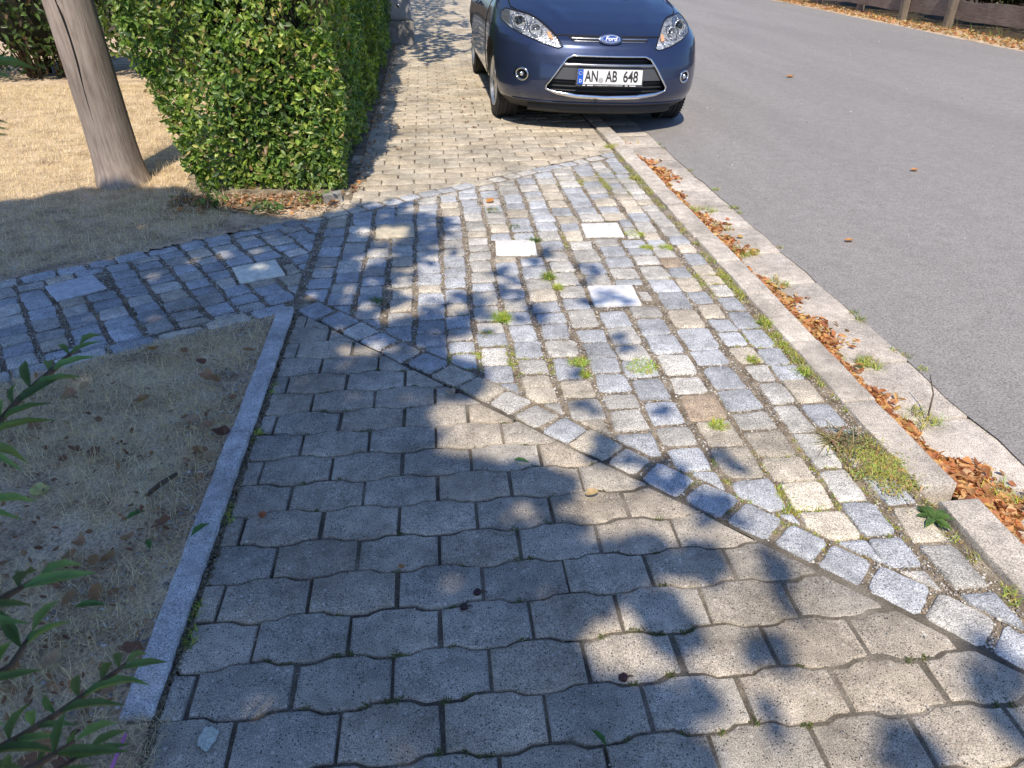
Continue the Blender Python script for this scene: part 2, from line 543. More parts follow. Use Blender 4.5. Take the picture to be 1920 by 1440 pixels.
# the path to the left: columns across it
pa = rad(30.0)
ux, uy = math.cos(pa), math.sin(pa); vx, vy = -uy, ux
u = -3.6
O = (-.66, 2.94)
while u < 1.6:
    w = random.uniform(.118, .14)
    v = -.25 + random.uniform(0, .08)
    while v < 1.9:
        L = random.uniform(.088, .125)
        g = random.uniform(.0045, .0095); j = lambda: random.uniform(-.007, .007)
        P = [(u + g + j(), v + j()), (u + w - g + j(), v + j()), (u + w - g + j(), v + L + j()), (u + g + j(), v + L + j())]
        P = [(O[0] + a * ux + b * vx, O[1] + a * uy + b * vy) for a, b in P]
        P = clip(P, -1, 0, .655)
        if len(P) > 2: P = clip(P, -.54 / NP, 1 / NP, (2.94 + .54 * .63) / NP + BW * .8 + .004)
        if len(P) > 2: P = clip(P, .618 / NB, -1 / NB, (-4.23 - .618 * .68) / NB + BW * .85 + .004)
        if len(P) > 2: P = cut_for_slabs(P)
        if P and len(P) > 2: st.sett(P, sett_col(), random.uniform(.0018, .004))
        v += L + random.uniform(.002, .006)
    u += w
tag(st.build('sett_paving', M['sett'], 50), kind='structure')

# pavers: rows across the footpath with wavy joints
pv = Stones()
PX, PY = .21, .1265
def wave(x, off):
    t = ((x - off) / PX) % 1.0
    c = math.cos(2 * PI * t)
    return .0072 * max(-1, min(1, c * 2.3))
def paver_col(far=0):
    k = random.uniform(.90, 1.09)
    w = random.uniform(-.016, .016)
    return ((.455 + w + far * .10) * k, .412 * k + far * .086 * k, (.350 - w + far * .055) * k)  # far: same pavers, lighter and warmer, their sunlight put into the colour
def joint_y(k): return .985 + k * PY
def offs(k): return (-.15 if k % 2 == 0 else -.045)
def add_pavers(k0, k1, clips, x0, x1, far):
    for k in range(k0, k1):
        off = offs(k); n0 = math.floor((x0 - off) / PX) - 1
        for n in range(n0, n0 + int((x1 - x0) / PX) + 4):
            a = off + n * PX; b = a + PX
            if b < x0 or a > x1: continue
            g = random.uniform(0, .002)
            m = 16
            bot = [(a + g + (b - a - 2 * g) * i / m, joint_y(k) + wave(a + (b - a) * i / m, off)) for i in range(m + 1)]
            topp = [(a + g + (b - a - 2 * g) * i / m, joint_y(k + 1) + wave(a + (b - a) * i / m, offs(k + 1))) for i in range(m, -1, -1)]
            P = bot + topp
            ro, jx, jy = random.gauss(0, .010), random.gauss(0, .0012), random.gauss(0, .0012); mx_, my_ = (a + b) / 2, joint_y(k) + PY / 2
            P = [(p[0] + jx - (p[1] - my_) * ro, p[1] + jy + (p[0] - mx_) * ro) for p in P]
            for cl in clips:
                P = clip(P, *cl)
                if len(P) < 3: break
            if len(P) > 2: pv.paver(P, paver_col(far), random.uniform(.0025, .0045) if not far else random.uniform(.002, .0035))
front_clips = [(1, 0, -.622), (-1.09 / NF, -1 / NF, -(2.94 - 1.09 * .63) / NF + .008), (-1, 0, -1.325)]
add_pavers(-24, 17, front_clips, -.62, 1.33, 0)
back_clips = [(1, 0, -.60), (-.618 / NB, 1 / NB, (4.23 + .618 * .68) / NB + .008), (-1, 0, -1.325)]
add_pavers(24, 185, back_clips, -.62, 1.33, 1)
tag(pv.build('paver_footpath', M['paver'], 40), kind='structure')

def sheet(name, P, z, mat, sub=None):
    o = mesh_np(name, np.array([(p[0], p[1], z) for p in P]), [list(range(len(P)))], mat, None, False)
    return tag(o, kind='structure')
sheet('ground', [(-400, -400), (400, -400), (400, 400), (-400, 400)], -.16, M['earth'])
sheet('footpath_bed', [(-.64, 5.3), (1.40, 5.3), (1.40, 26), (-.66, 26)], -.0065, M['sand'])
grid_z = lambda X, Y: np.minimum(-.0044, -.0088 + .0056 * np.clip(X, -.6, 1.2) + .0042 * vnoise(np.stack([X, Y], 1), 5.5, 71) + .0014 * vnoise(np.stack([X, Y], 1), 28, 72))
# soil below the setts, a little lower than the sand; it stands proud of the bed only where setts lie
def grid_sheet(name, x0, x1, y0, y1, step, inside, zf, mat):
    nx, ny = int((x1 - x0) / step) + 1, int((y1 - y0) / step) + 1
    X, Y = np.meshgrid(np.linspace(x0, x1, nx), np.linspace(y0, y1, ny))
    V = np.stack([X.ravel(), Y.ravel(), zf(X.ravel(), Y.ravel())], 1)
    i = np.arange(nx * ny).reshape(ny, nx)
    F = np.stack([i[:-1, :-1].ravel(), i[:-1, 1:].ravel(), i[1:, 1:].ravel(), i[1:, :-1].ravel()], 1)
    c = V[F].mean(1)
    F = F[inside(c[:, 0], c[:, 1])]
    return tag(mesh_np(name, V, F, mat, None, True), kind='structure')
grid_sheet('footpath_bed', -.64, 1.38, -3.0, 5.32, .02, lambda X, Y: (Y < y_front(X) + .03) | (Y > y_back(X) - .03), grid_z, M['sand'])
def in_setts(X, Y):
    a = (X > XL - .005) & (X < 1.335) & (Y > y_front(X) + .012) & (Y < y_back(X) - .004)
    b = (X <= XL - .005) & (Y > y_path(X) - .01) & (Y < y_back(X) - .004)
    return a | b
grid_sheet('sett_bed', -3.9, 1.36, .7, 5.6, .02, in_setts, lambda X, Y: -.0065 + .0018 * vnoise(np.stack([X, Y], 1), 9, 3), M['joint'])

# slabs: pale square stones let into the setts
slab_labels = ['cream paving slab half in tree shade, nearest the hedge corner', 'brilliant white slab in the middle of the sunny setts',
               'white slab in full sun closest to the car and kerb', 'white slab crossed by a bluish tree shadow, nearest the front of the sunny setts',
               'pale cream slab turned askew in the shaded path', 'blue-shaded slab far along the shaded path at the left edge']
for (sx, sy, sa), lb in zip(SLABS, slab_labels):
    i = SLABS.index((sx, sy, sa))
    s_ = Stones(); c = [(.60, .53, .40), (.84, .82, .78), (.82, .81, .78), (.82, .82, .82), (.88, .86, .74), (.60, .62, .66)][i]  # last slab's blue-grey has its tree shade put into the colour
    h = SLAB_H; P = []
    for a, b in ((-h, -h), (h, -h), (h, h), (-h, h)):
        P.append((a, b))
    Q = []
    for q in range(4):
        for k in range(6):
            Q.append((P[q][0] + (P[(q + 1) % 4][0] - P[q][0]) * k / 6, P[q][1] + (P[(q + 1) % 4][1] - P[q][1]) * k / 6))
    s_.paver(Q, c, .001, .03)
    o = s_.build('paving_slab', M['slab'], 40); o.location = (sx, sy, .006); o.rotation_euler.z = rad(sa)
    tag(o, lb, 'paving slab', 'pale slabs set into the setts')

# kerb, gutter, road
kb = Stones()
KJ = [-3, -2.4, -1.8, -1.2, -.6, 0, .52, 1.04, 1.50, 1.99, 2.43, 2.88, 3.27, 3.62, 4.09, 4.58, 5.15, 5.73]
while KJ[-1] < 40: KJ.append(KJ[-1] + random.uniform(.5, .95))
for a, b in zip(KJ[:-1], KJ[1:]):
    dx = random.uniform(-.004, .004)
    x0, x1 = 1.34 + dx, 1.462 + dx
    if abs(b - 1.50) < .01: b -= .03; x0 += .012; x1 += .012
    if abs(a - 1.50) < .01: a += .03; x0 -= .006; x1 -= .006
    n = 8 if b < 8 else 2
    P = [(x0 + random.uniform(-.002, .002), a + (b - a) * i / n) for i in range(n, -1, -1)] + [(x1 + random.uniform(-.002, .002), a + (b - a) * i / n) for i in range(n + 1)]
    k = random.uniform(.92, 1.08)
    kb.paver(P, (.60 * k, .555 * k, .495 * k), .0025, .12)
ke = kb.build('kerb', M['kerb'], 40); ke.location.z = .010
tag(ke, kind='structure')
gt = Stones()
GJ = [-3 + .4 * i for i in range(11)] + [1.55, 1.94, 2.33, 2.70, 3.10, 3.50, 3.88, 4.20, 4.62, 5.02, 5.42, 5.80]
while GJ[-1] < 45: GJ.append(GJ[-1] + .4)
for a, b in zip(GJ[:-1], GJ[1:]):
    k = random.uniform(.92, 1.06); dx = random.uniform(-.008, .008)
    n = 4
    P = [(1.47, b), (1.47, a)] + [(1.47 + (.33 + dx) * i / n, a) for i in range(1, n + 1)] + [(1.80 + dx, b)]
    gt.paver(P, (.58 * k, .535 * k, .48 * k), .003, .05)
g_ = gt.build('gutter', M['kerb'], 40); g_.location.z = -.052
tag(g_, kind='structure')
sheet('gutter_bed', [(1.40, -3), (1.86, -3), (1.86, 45), (1.40, 45)], -.066, M['joint'])
# road with a ragged edge against the gutter
nseg = 400
left = [(1.782 + .006 * math.sin(i * 1.7) + random.uniform(-.006, .006), -6 + i * .13) for i in range(nseg)]
right = [(8.55 + max(0, (yy - 11) * .055) if yy < 30 else 9.6, yy) for yy in (60, 45, 30, 25, 20, 15, 11, 6, 0, -6)]
right = [(xx + random.uniform(-.05, .05), yy) for xx, yy in right]
sheet('road', left + right, -.050, M['asphalt'])

# granite edging of the front lawn
ed = Stones()
for a, b in ((1.00, 1.995), (2.01, 2.93)):
    n = 22
    P = [(-.70 + random.uniform(-.0015, .0015), a + (b - a) * i / n) for i in range(n, -1, -1)] + [(-.632 + random.uniform(-.0015, .0015), a + (b - a) * i / n) for i in range(n + 1)]
    ed.paver(P, (.60, .60, .61), .001, .08)
e_ = ed.build('lawn_edging', M['kerb'], 40); e_.location.z = .016
tag(e_, kind='structure')

# lawns
HB = None
def zl(X, Y): return .002 + .010 * vnoise(np.stack([X, Y], 1), 2.2, 5) + .003 * vnoise(np.stack([X, Y], 1), 13, 6)
def in_front(X, Y): return (X < -.69) & (Y < y_path(X) + .02) | (X < -.60) & (Y < 1.0) & (X < -.6)
def in_back(X, Y): return (Y > y_back(X) - .03) & (X < -.56) & (Y > 2.0)
fl = grid_sheet('front_lawn', -6, -.58, -3, 3.2, .035, in_front, lambda X, Y: zl(X, Y) - .004, M['lawn_soil'])
bl = grid_sheet('back_lawn', -9, -.54, .0, 14, .03, in_back, lambda X, Y: zl(X, Y) - .004, M['lawn_soil'])

grid_sheet('hedge_bed', -1.95, -.52, 4.2, 14, .035, lambda X, Y: (Y > 4.40 + .06 * np.sin(X * 7) + .03 * np.sin(X * 17)) & (X > -1.66 + .08 * np.sin(Y * 3)), lambda X, Y: zl(X, Y) + .003, M['joint'])
def dry_grass(name, x0, x1, y0, y1, n, inside, hmin, hmax, wid, bare=.0, green=0.0):
    X = RNG.uniform(x0, x1, n * 2); Y = RNG.uniform(y0, y1, n * 2)
    k = inside(X, Y); X, Y = X[k][:n], Y[k][:n]
    d = vnoise(np.stack([X, Y], 1), 3.0, 8) + .5 * vnoise(np.stack([X, Y], 1), 9, 9)
    k = d > bare + RNG.normal(0, .25, len(X)); X, Y = X[k], Y[k]
    n = len(X)
    ts = np.array([0, .4, .75, 1.0])
    L = RNG.uniform(hmin, hmax, n); az = RNG.uniform(0, 2 * PI, n); lean = RNG.uniform(.5, 1.45, n)
    curl = RNG.uniform(-1.2, 1.6, n); w = wid * RNG.uniform(.6, 1.3, n); tw = RNG.normal(0, .8, n)
    V = np.zeros((n, 8, 3))
    px, pz = np.zeros(n), np.zeros(n); pside = np.zeros(n); a = lean.copy()
    for i, t in enumerate(ts):
        if i:
            dl = L * (ts[i] - ts[i - 1]); a = lean + curl * ts[i]
            px = px + np.sin(a) * dl; pz = pz + np.cos(a) * dl; pside = pside + np.sin(tw * t) * dl * .5
        ww = w * (1 - .8 * t)
        bx = X + np.cos(az) * px - np.sin(az) * pside; by = Y + np.sin(az) * px + np.cos(az) * pside
        z = np.maximum(pz, .001 + .3 * np.abs(pz)) + zl(X, Y)
        V[:, 2 * i] = np.stack([bx - np.sin(az) * ww, by + np.cos(az) * ww, z], 1)
        V[:, 2 * i + 1] = np.stack([bx + np.sin(az) * ww, by - np.cos(az) * ww, z], 1)
    TF = np.array([(0, 1, 3, 2), (2, 3, 5, 4), (4, 5, 7, 6)])
    F = (TF[None] + (np.arange(n) * 8)[:, None, None]).reshape(-1, 4)
    r = RNG.uniform(0, 1, (n, 1)); kk = RNG.uniform(.65, 1.08, (n, 1))
    c = (np.array([[.84, .64, .40]]) * (1 - r) + np.array([[.92, .80, .60]]) * r) * kk
    gm = RNG.uniform(0, 1, n) < green
    c[gm] = np.array([.16, .19, .06]) * kk[gm]
    o = mesh_np(name, V.reshape(-1, 3), F, M['straw'], None, False, np.repeat(c, 8, axis=0))
    return tag(o, kind='stuff', label='short dry straw-coloured grass', cat='grass')
dry_grass('dry_grass', -2.6, -.71, .5, 3.0, 36000, lambda X, Y: (X < -.71) & (Y < y_path(X) - .02) & (X > -2.4 + 0 * Y), .022, .06, .00095, -.55)
dry_grass('dry_grass', -7, -1.2, 3.2, 8.9, 120000, lambda X, Y: (Y > y_back(X) + .03 + .05 * np.sin(X * 9)) & ((X < -1.5) | (Y < 4.75)) & (X > -1.3 - .9 * Y), .025, .06, .0014, -1.8, .02)
dry_grass('dry_grass', -.69, -.60, .5, 1.0, 900, lambda X, Y: X < 5, .02, .05, .0007, -.9)

def inpoly(X_, Y_, P):
    c = np.zeros(len(X_), bool); j = len(P) - 1
    for i in range(len(P)):
        xi, yi = P[i]; xj, yj = P[j]
        with np.errstate(divide='ignore', invalid='ignore'):
            c ^= ((yi > Y_) != (yj > Y_)) & (X_ < (xj - xi) * (Y_ - yi) / (yj - yi + 1e-12) + xi)
        j = i
    return c

# gravel in the joints and crumbs on top
PEB_V = np.array([(1, 0, 0), (-1, 0, 0), (0, 1, 0), (0, -1, 0), (0, 0, .7), (0, 0, -.7), (.6, .6, .35), (-.6, .6, .35), (-.6, -.6, .35), (.6, -.6, .35)], dtype=float) * .5
PEB_F = np.array([(4, 6, 7), (4, 7, 8), (4, 8, 9), (4, 9, 6), (0, 2, 6), (2, 1, 7), (1, 3, 8), (3, 0, 9), (6, 2, 7), (7, 1, 8), (8, 3, 9), (9, 0, 6), (0, 5, 2), (2, 5, 1), (1, 5, 3), (3, 5, 0)])
def gravel(name, X, Y, Z, smin, smax, light=.5):
    n = len(X)
    nr = np.stack([RNG.normal(0, .3, n), RNG.normal(0, .3, n), np.ones(n)], 1)
    s = RNG.uniform(smin, smax, n) * RNG.uniform(.7, 1.3, n)
    sc = np.stack([s * RNG.uniform(.8, 1.5, n), s, s * RNG.uniform(.5, .9, n)], 1)
    r = RNG.uniform(0, 1, (n, 1))
    c = np.where(r < light, np.array([[.62, .58, .52]]), np.where(r < light + .25, np.array([[.30, .29, .28]]), np.array([[.36, .28, .20]]))) * RNG.uniform(.7, 1.15, (n, 1))
    V, F, cc = scatter(PEB_V, PEB_F, np.stack([X, Y, Z], 1), frames(nr), sc, c)
    return tag(mesh_np(name, V, F, M['pebble'], None, True, cc), kind='stuff', label='small pale gravel', cat='gravel')
GX0, GY0, GS = -3.2, .7, .004
occ = np.zeros((1230, 1150), bool)
for Q in st.polys + [[(sx + SLAB_H * 1.42 * math.cos(rad(sa + q)), sy + SLAB_H * 1.42 * math.sin(rad(sa + q))) for q in (45, 135, 225, 315)] for sx, sy, sa in SLABS]:
    qx = [p[0] for p in Q]; qy = [p[1] for p in Q]
    i0, i1 = int((min(qx) - GX0) / GS), int((max(qx) - GX0) / GS) + 2; j0, j1 = int((min(qy) - GY0) / GS), int((max(qy) - GY0) / GS) + 2
    if i0 < 0 or j0 < 0 or i1 > 1150 or j1 > 1230: continue
    xx, yy = np.meshgrid(GX0 + GS * (np.arange(i0, i1) + .5), GY0 + GS * (np.arange(j0, j1) + .5))
    occ[j0:j1, i0:i1] |= inpoly(xx.ravel(), yy.ravel(), Q).reshape(xx.shape)
jj, ii = np.nonzero(~occ)
JX, JY = GX0 + GS * (ii + RNG.uniform(0, 1, len(ii))), GY0 + GS * (jj + RNG.uniform(0, 1, len(jj)))
k = in_setts(JX, JY); JX, JY = JX[k], JY[k]
pk = RNG.permutation(len(JX)); JX, JY = JX[pk], JY[pk]
gd = vnoise(np.stack([JX, JY], 1), 2.2, 21) + .5 * vnoise(np.stack([JX, JY], 1), 6, 22)
k = (gd - .35 * (JX > .9)) > RNG.uniform(-1.5, .9, len(JX)); X, Y = JX[k][:26000], JY[k][:26000]
gravel('joint_gravel', X, Y, np.full(len(X), -.0055) + RNG.uniform(-.001, .003, len(X)), .0035, .0088, .55)
n = 900
X = RNG.uniform(-.6, 1.3, n); Y = .7 + RNG.uniform(0, 1, n) ** 1.4 * 5; gravel('loose_grit', X, Y, np.full(n, .003), .002, .0062, .75)
n = 900
X = -.70 - np.abs(RNG.normal(0, .12, n)); Y = RNG.uniform(1.0, 2.95, n); gravel('edge_gravel', X, Y, zl(X, Y) + .002, .004, .011, .6)
n = 1800
X = RNG.uniform(-2.3, -.5, n); Y = y_back(X) + np.abs(RNG.normal(0, .08, n)) + .01; gravel('path_grit', X, Y, zl(X, Y) + .002, .003, .008, .5)
n = 500
X = RNG.uniform(-2.2, -.8, n); Y = y_path(X) - np.abs(RNG.normal(0, .07, n)); gravel('path_grit', X, Y, zl(X, Y) + .002, .004, .009, .6)
n = 520
X = RNG.uniform(1.9, 8.5, n); Y = RNG.uniform(1.5, 18, n); gravel('road_grit', X, Y, np.full(n, -.047), .008, .016, .7)

# dark mortarless seams: crumbly soil where front pavers meet the edging
n = 1600
X = RNG.uniform(-.632, -.612, n); Y = RNG.uniform(.7, 2.9, n)
V, F, cc = scatter(PEB_V, PEB_F, np.stack([X, Y, np.full(n, -.003)], 1), frames(np.stack([RNG.normal(0, .3, n), RNG.normal(0, .3, n), np.ones(n)], 1)), np.repeat(RNG.uniform(.006, .014, (n, 1)), 3, 1), np.array([[.15, .125, .085]]) * RNG.uniform(.5, 1.8, (n, 1)))
tag(mesh_np('seam_soil', V, F, M['pebble'], None, True, cc), kind='stuff')

# ------------------------------------------------------------------ leaves on the ground
LV, LF = leaf_template(.3, -.25, 1.1)
def litter(name, X, Y, Z, smin, smax, pal, tilt=.5):
    n = len(X)
    nr = np.stack([RNG.normal(0, tilt, n), RNG.normal(0, tilt, n), np.ones(n)], 1)
    s = RNG.uniform(smin, smax, n)
    sc = np.stack([s, s * RNG.uniform(.7, 1.5, n), s * RNG.uniform(-1.2, 1.8, n)], 1)
    pal = np.array(pal); c = pal[RNG.integers(0, len(pal), n)] * RNG.uniform(.65, 1.25, (n, 1))
    V, F, cc = scatter(LV, LF, np.stack([X, Y, Z], 1), frames(nr), sc, c)
    return mesh_np(name, V, F, M['litter'], None, True, cc)
ORANGE = [(.58, .27, .10), (.62, .34, .15), (.46, .18, .07), (.64, .42, .22), (.40, .15, .07), (.64, .42, .15), (.52, .26, .13)]
BROWN = [(.32, .17, .09), (.40, .24, .14), (.46, .31, .20), (.24, .12, .07), (.50, .37, .26)]
# drift in the gutter, thick in places
Y = np.concatenate([RNG.uniform(.4, 2.3, 7500), RNG.uniform(2.3, 5.4, 4600), RNG.uniform(5.4, 6.0, 30)])
dens = .70 + .30 * np.sin(Y * 4.1 + 1.0) * np.sin(Y * 1.7 + .3)
k = RNG.uniform(0, 1, len(Y)) < dens; Y = Y[k]
wdt = np.maximum(.012, .022 + .034 * (1 + np.sin(Y * 5.3)) + .022 * np.sin(Y * 13) + .02 * np.sin(Y * 31))
X = 1.468 + np.abs(RNG.normal(0, 1, len(Y))) * wdt * .8
k = X < 1.68; X, Y, wdt = X[k], Y[k], wdt[k]
Z = -.046 + RNG.uniform(0, 1, len(X)) * .035 * np.exp(-(X - 1.468) / .06)
tag(litter('leaf_litter', X, Y, Z, .013, .042, ORANGE, .5), 'drift of orange dry leaves along the gutter', 'leaves', kind='stuff')
# crumbs among the front lawn
n = 2400
X = -.72 - RNG.uniform(0, 1, n) * 1.3; Y = .6 + RNG.uniform(0, 1, n) ** 1.3 * 2.0; k = Y < y_path(X) - .03
k &= RNG.uniform(0, 1, n) < np.clip(1.3 - .75 * (Y - .6) + .5 * (-.7 - X), .1, 1)
tag(litter('leaf_crumbs', X[k], Y[k], zl(X[k], Y[k]) + .01, .008, .026, BROWN, .6), 'crumbled brown leaves among dry grass', 'leaves', kind='stuff')
# under the hedge, beside it and on the verge
X = np.concatenate([RNG.uniform(-1.6, -.58, 900), -.53 + np.abs(RNG.normal(0, .045, 500))]); Y = np.concatenate([4.6 - np.abs(RNG.normal(0, .16, 900)), RNG.uniform(4.6, 13, 500)])
tag(litter('leaf_litter', X, Y, np.full(len(X), .014), .014, .036, BROWN + ORANGE[:1], .6), 'brown leaves gathered at the hedge foot', 'leaves', kind='stuff')
n = 3200
Y = RNG.uniform(9.5, 24, n); X = 8.62 + np.maximum(0, (Y - 11) * .05) + RNG.uniform(0, .75, n) ** 1.3
tag(litter('leaf_litter', X, Y, np.full(n, -.03), .03, .07, ORANGE + [(.5, .42, .2), (.42, .36, .2)], .6), 'leaf litter on the verge below the fence', 'leaves', kind='stuff')

# leaves and bits worth pointing at, one object each
def broad_leaf(size, col, curl=.25, lobes=0, mat='litter'):
    n = 16; V = [(0, 0, 0)]; C = [col]
    for r, f in ((.5, .9), (1.0, 1.0)):
        for k in range(n):
            q = 2 * PI * k / n
            rr = r * size * .5 * (1 + (.16 * math.cos(lobes * q) if lobes else 0)) * random.uniform(.93, 1.07)
            x_, y_ = rr * math.cos(q) * 1.15, rr * math.sin(q) * .85
            V.append((x_, y_, curl * (y_ * y_) / size * 2 + curl * .6 * x_ * x_ / size + random.uniform(0, .04) * size)); C.append(tuple(v * random.uniform(.85, 1.15) for v in col))
    F = [(0, 1 + k, 1 + (k + 1) % n) for k in range(n)] + [(1 + k, 1 + n + k, 1 + n + (k + 1) % n, 1 + (k + 1) % n) for k in range(n)]
    V.append((-.75 * size, 0, .05 * size)); V.append((-.5 * size, .015 * size, .02 * size)); V.append((-.5 * size, -.015 * size, .02 * size)); C += [col] * 3
    b = len(V) - 3; F.append((b, b + 2, b + 1))
    return V, F, C
named = [
 (-1.17, 1.76, .055, (.62, .58, .22), .25, 3, 'pale yellow leaf lying flat on the shaded front lawn', 'yellow leaf'),
 (-1.03, 2.22, .05, (.36, .22, .12), .8, 0, 'curled tan leaf on the lawn just below the shaded path', 'curled leaf'),
 (-.90, 2.47, .04, (.22, .10, .06), .6, 0, 'small dark brown leaf at the corner of lawn and path', 'dry leaf'),
 (-.52, 1.59, .026, (.42, .15, .07), .8, 0, 'small rust-red leaf on the dark pavers next to the lawn edging', 'red leaf'),
 (.39, 1.59, .035, (.55, .40, .22), .8, 0, 'thin tan leaf on the pavers close to the sett border', 'tan leaf'),
 (-.14, 1.36, .018, (.48, .24, .10), .5, 0, 'little orange-brown leaf on a dark paver in the shade', 'orange leaf'),
 (.01, 2.17, .04, (.48, .38, .30), .9, 0, 'folded beige leaf on the pavers below the first border setts', 'beige leaf'),
 (.31, 4.33, .05, (.60, .27, .08), .3, 0, 'bright orange leaf lying on setts in full sun near the far border', 'orange leaf'),
 (-.72, 1.985, .06, (.17, .075, .05), 1.0, 0, 'dark curled leaf caught in the break of the lawn edging', 'curled leaf'),
]
for x_, y_, s_, c_, cu, lo, lb, ct in named:
    V, F, C = broad_leaf(s_, c_, cu, lo)
    o = mesh_np('fallen_leaf', V, F, M['litter'], None, True, np.array(C))
    o.location = (x_, y_, .012 if x_ > -.65 else .018); o.rotation_euler = (random.uniform(-.2, .2), random.uniform(-.2, .2), random.uniform(0, 6))
    tag(o, lb, ct)
def green_leaf(x_, y_, z_, L, rz, lb):
    tv, tf = leaf_template(.35, .1, .55)
    o = mesh_np('fallen_leaf', tv * np.array([L, L, L]), tf, M['leaf'], None, True, np.tile(np.array([[.10, .22, .06]]), (len(tv), 1)))
    o.location = (x_, y_, z_); o.rotation_euler = (.15, .1, rz); tag(o, lb, 'green leaf')
green_leaf(.26, .86, .010, .05, 2.0, 'fresh green leaf on the pavers at the bottom edge of the photo')
green_leaf(.21, 1.77, .009, .05, -.1, 'fresh green leaf on a half-sunlit paver below the setts')
green_leaf(-.665, 1.53, .034, .07, 1.1, 'narrow green leaf lying on the granite lawn edging')
green_leaf(-.86, 1.30, .022, .07, .2, 'narrow green leaf lying flat on dry grass by the shrub')
green_leaf(-.79, 1.50, .022, .06, 2.0, 'narrow pale green leaf on dry grass left of the edging')
green_leaf(-.86, 1.62, .022, .06, .9, 'narrow dark green leaf on dry grass left of the edging')
# brown leaves scattered over the front lawn: repeats
vr = []
for q in range(6):
    V, F, C = broad_leaf(1.0, BROWN[q % 5] if q < 4 else (.34, .19, .09), random.uniform(.3, .9), (0, 3, 0, 5, 0, 0)[q])
    vr.append((V, F, C))
protos = []
cnt = 0
while cnt < 110:
    x_ = -.72 - random.random() ** 1.2 * 1.1; y_ = .75 + random.random() ** 1.4 * 1.9
    if y_ > y_path(x_) - .06: continue
    q = random.randrange(6)
    if q >= len(protos):
        q = len(protos)
        V, F, C = vr[q]
        o = mesh_np('fallen_leaf', V, F, M['litter'], None, True, np.array(C)); protos.append(o)
    else:
        o = protos[q].copy(); COL.objects.link(o)
    s_ = random.uniform(.022, .052)
    o.scale = (s_, s_, s_ * random.uniform(.6, 1.3)); o.location = (x_, y_, .016 + random.uniform(0, .008))
    o.rotation_euler = (random.uniform(-.4, .4), random.uniform(-.4, .4), random.uniform(0, 6.28))
    tag(o, 'dry brown leaf lying among the dead grass of the shaded front lawn', 'dry leaf', 'brown leaves scattered over the front lawn')
    cnt += 1
# brown leaves out on the sunny footpath in front of the car
for q in range(34):
    o = protos[q % 6].copy(); COL.objects.link(o)
    s_ = random.uniform(.02, .04); x_ = random.uniform(-.35, .5); y_ = random.uniform(5.2, 11)
    o.scale = (s_, s_, s_); o.location = (x_, y_, .008); o.rotation_euler = (0, 0, random.uniform(0, 6.28))
    tag(o, 'small dry leaf lying on the footpath between hedge and car', 'dry leaf', 'leaves scattered on the footpath beside the hedge')
for x_, y_, s_, lb in ((4.2, 8.9, .08, 'orange leaf lying far out on the asphalt, nearer the fence'), (2.2, 3.6, .04, 'small orange leaf on the asphalt just off the gutter'), (3.35, 4.9, .05, 'orange leaf alone in the middle of the asphalt')):
    V, F, C = broad_leaf(s_, (.50, .25, .10), .6, 0)
    o = mesh_np('fallen_leaf', V, F, M['litter'], None, True, np.array(C)); o.location = (x_, y_, -.042); tag(o, lb, 'orange leaf')

# dried berries on the pavers
for (x_, y_, s_, lb) in ((.34, .99, .011, 'dark shrivelled berry in the paver joint beside a bright sun patch'), (.01, 1.22, .010, 'small dark dried berry on a paver in the shade'), (.045, 1.262, .010, 'dark dried berry beside a paver corner, the farther of two'), (.03, 2.19, .010, 'dark red berry resting on a border sett')):
    e = empty('dried_berry', lb, 'berry', (x_, y_, s_ * .8))
    mb = MB(); V = []; F = []
    bm = bmesh.new(); bmesh.ops.create_icosphere(bm, subdivisions=2, radius=s_)
    for v in bm.verts: v.co *= random.uniform(.85, 1.1); v.co.z *= .8
    me = bpy.data.meshes.new('flesh'); bm.to_mesh(me); bm.free(); me.materials.append(simple('berry_skin', (.035, .012, .016), .5, ns=200, amt=.4))
    o = bpy.data.objects.new('flesh', me); COL.objects.link(o); o.parent = e
    mb.tube([(s_ * .8, 0, 0), (s_ * 1.6, s_ * .3, -s_ * .1), (s_ * 2.1, s_ * .2, -s_ * .3)], [s_ * .3, s_ * .22, s_ * .1], 6)
    mb.build('stalk', M['twig'], e, True)

# twig on the lawn, pink straw, dry stalk in the gutter, lichen
mb = MB(); mb.tube([(-.86, 1.70, .02), (-.83, 1.74, .028), (-.80, 1.79, .024)], [.006, .008, .005], 7); tag(mb.build('twig', M['twig'], None, True), 'short thick grey twig lying on the lawn near the edging', 'twig')
mb = MB(); mb.tube([(1.62, 1.93, -.03), (1.645, 1.97, .03), (1.65, 2.02, .075)], [.003, .0025, .0015], 6); tag(mb.build('dry_stalk', M['twig'], None, True), 'thin brown stalk standing up out of the gutter leaves', 'stalk')
mb = MB(); mb.tube([(-.672, .80, .02), (-.664, .945, .026)], .0034, 10); mb.tube([(-.664, .945, .026), (-.6635, .950, .0262)], .0024, 10)
tag(mb.build('drinking_straw', M['pink'], None, True), 'pink plastic straw lying on leaves beside the shrub', 'straw')
V = [(0, 0, .0012)]; n = 22
for k in range(n):
    r_ = .022 * random.uniform(.75, 1.15); V.append((r_ * math.cos(2 * PI * k / n) * .9, r_ * math.sin(2 * PI * k / n) * 1.25, .0002))
o = mesh_np('lichen_patch', V, [(0, 1 + k, 1 + (k + 1) % n) for k in range(n)], M['lichen'], None, True); o.location = (-.51, .94, .003)
tag(o, 'pale mint lichen blotch on the lowest left paver', 'lichen')

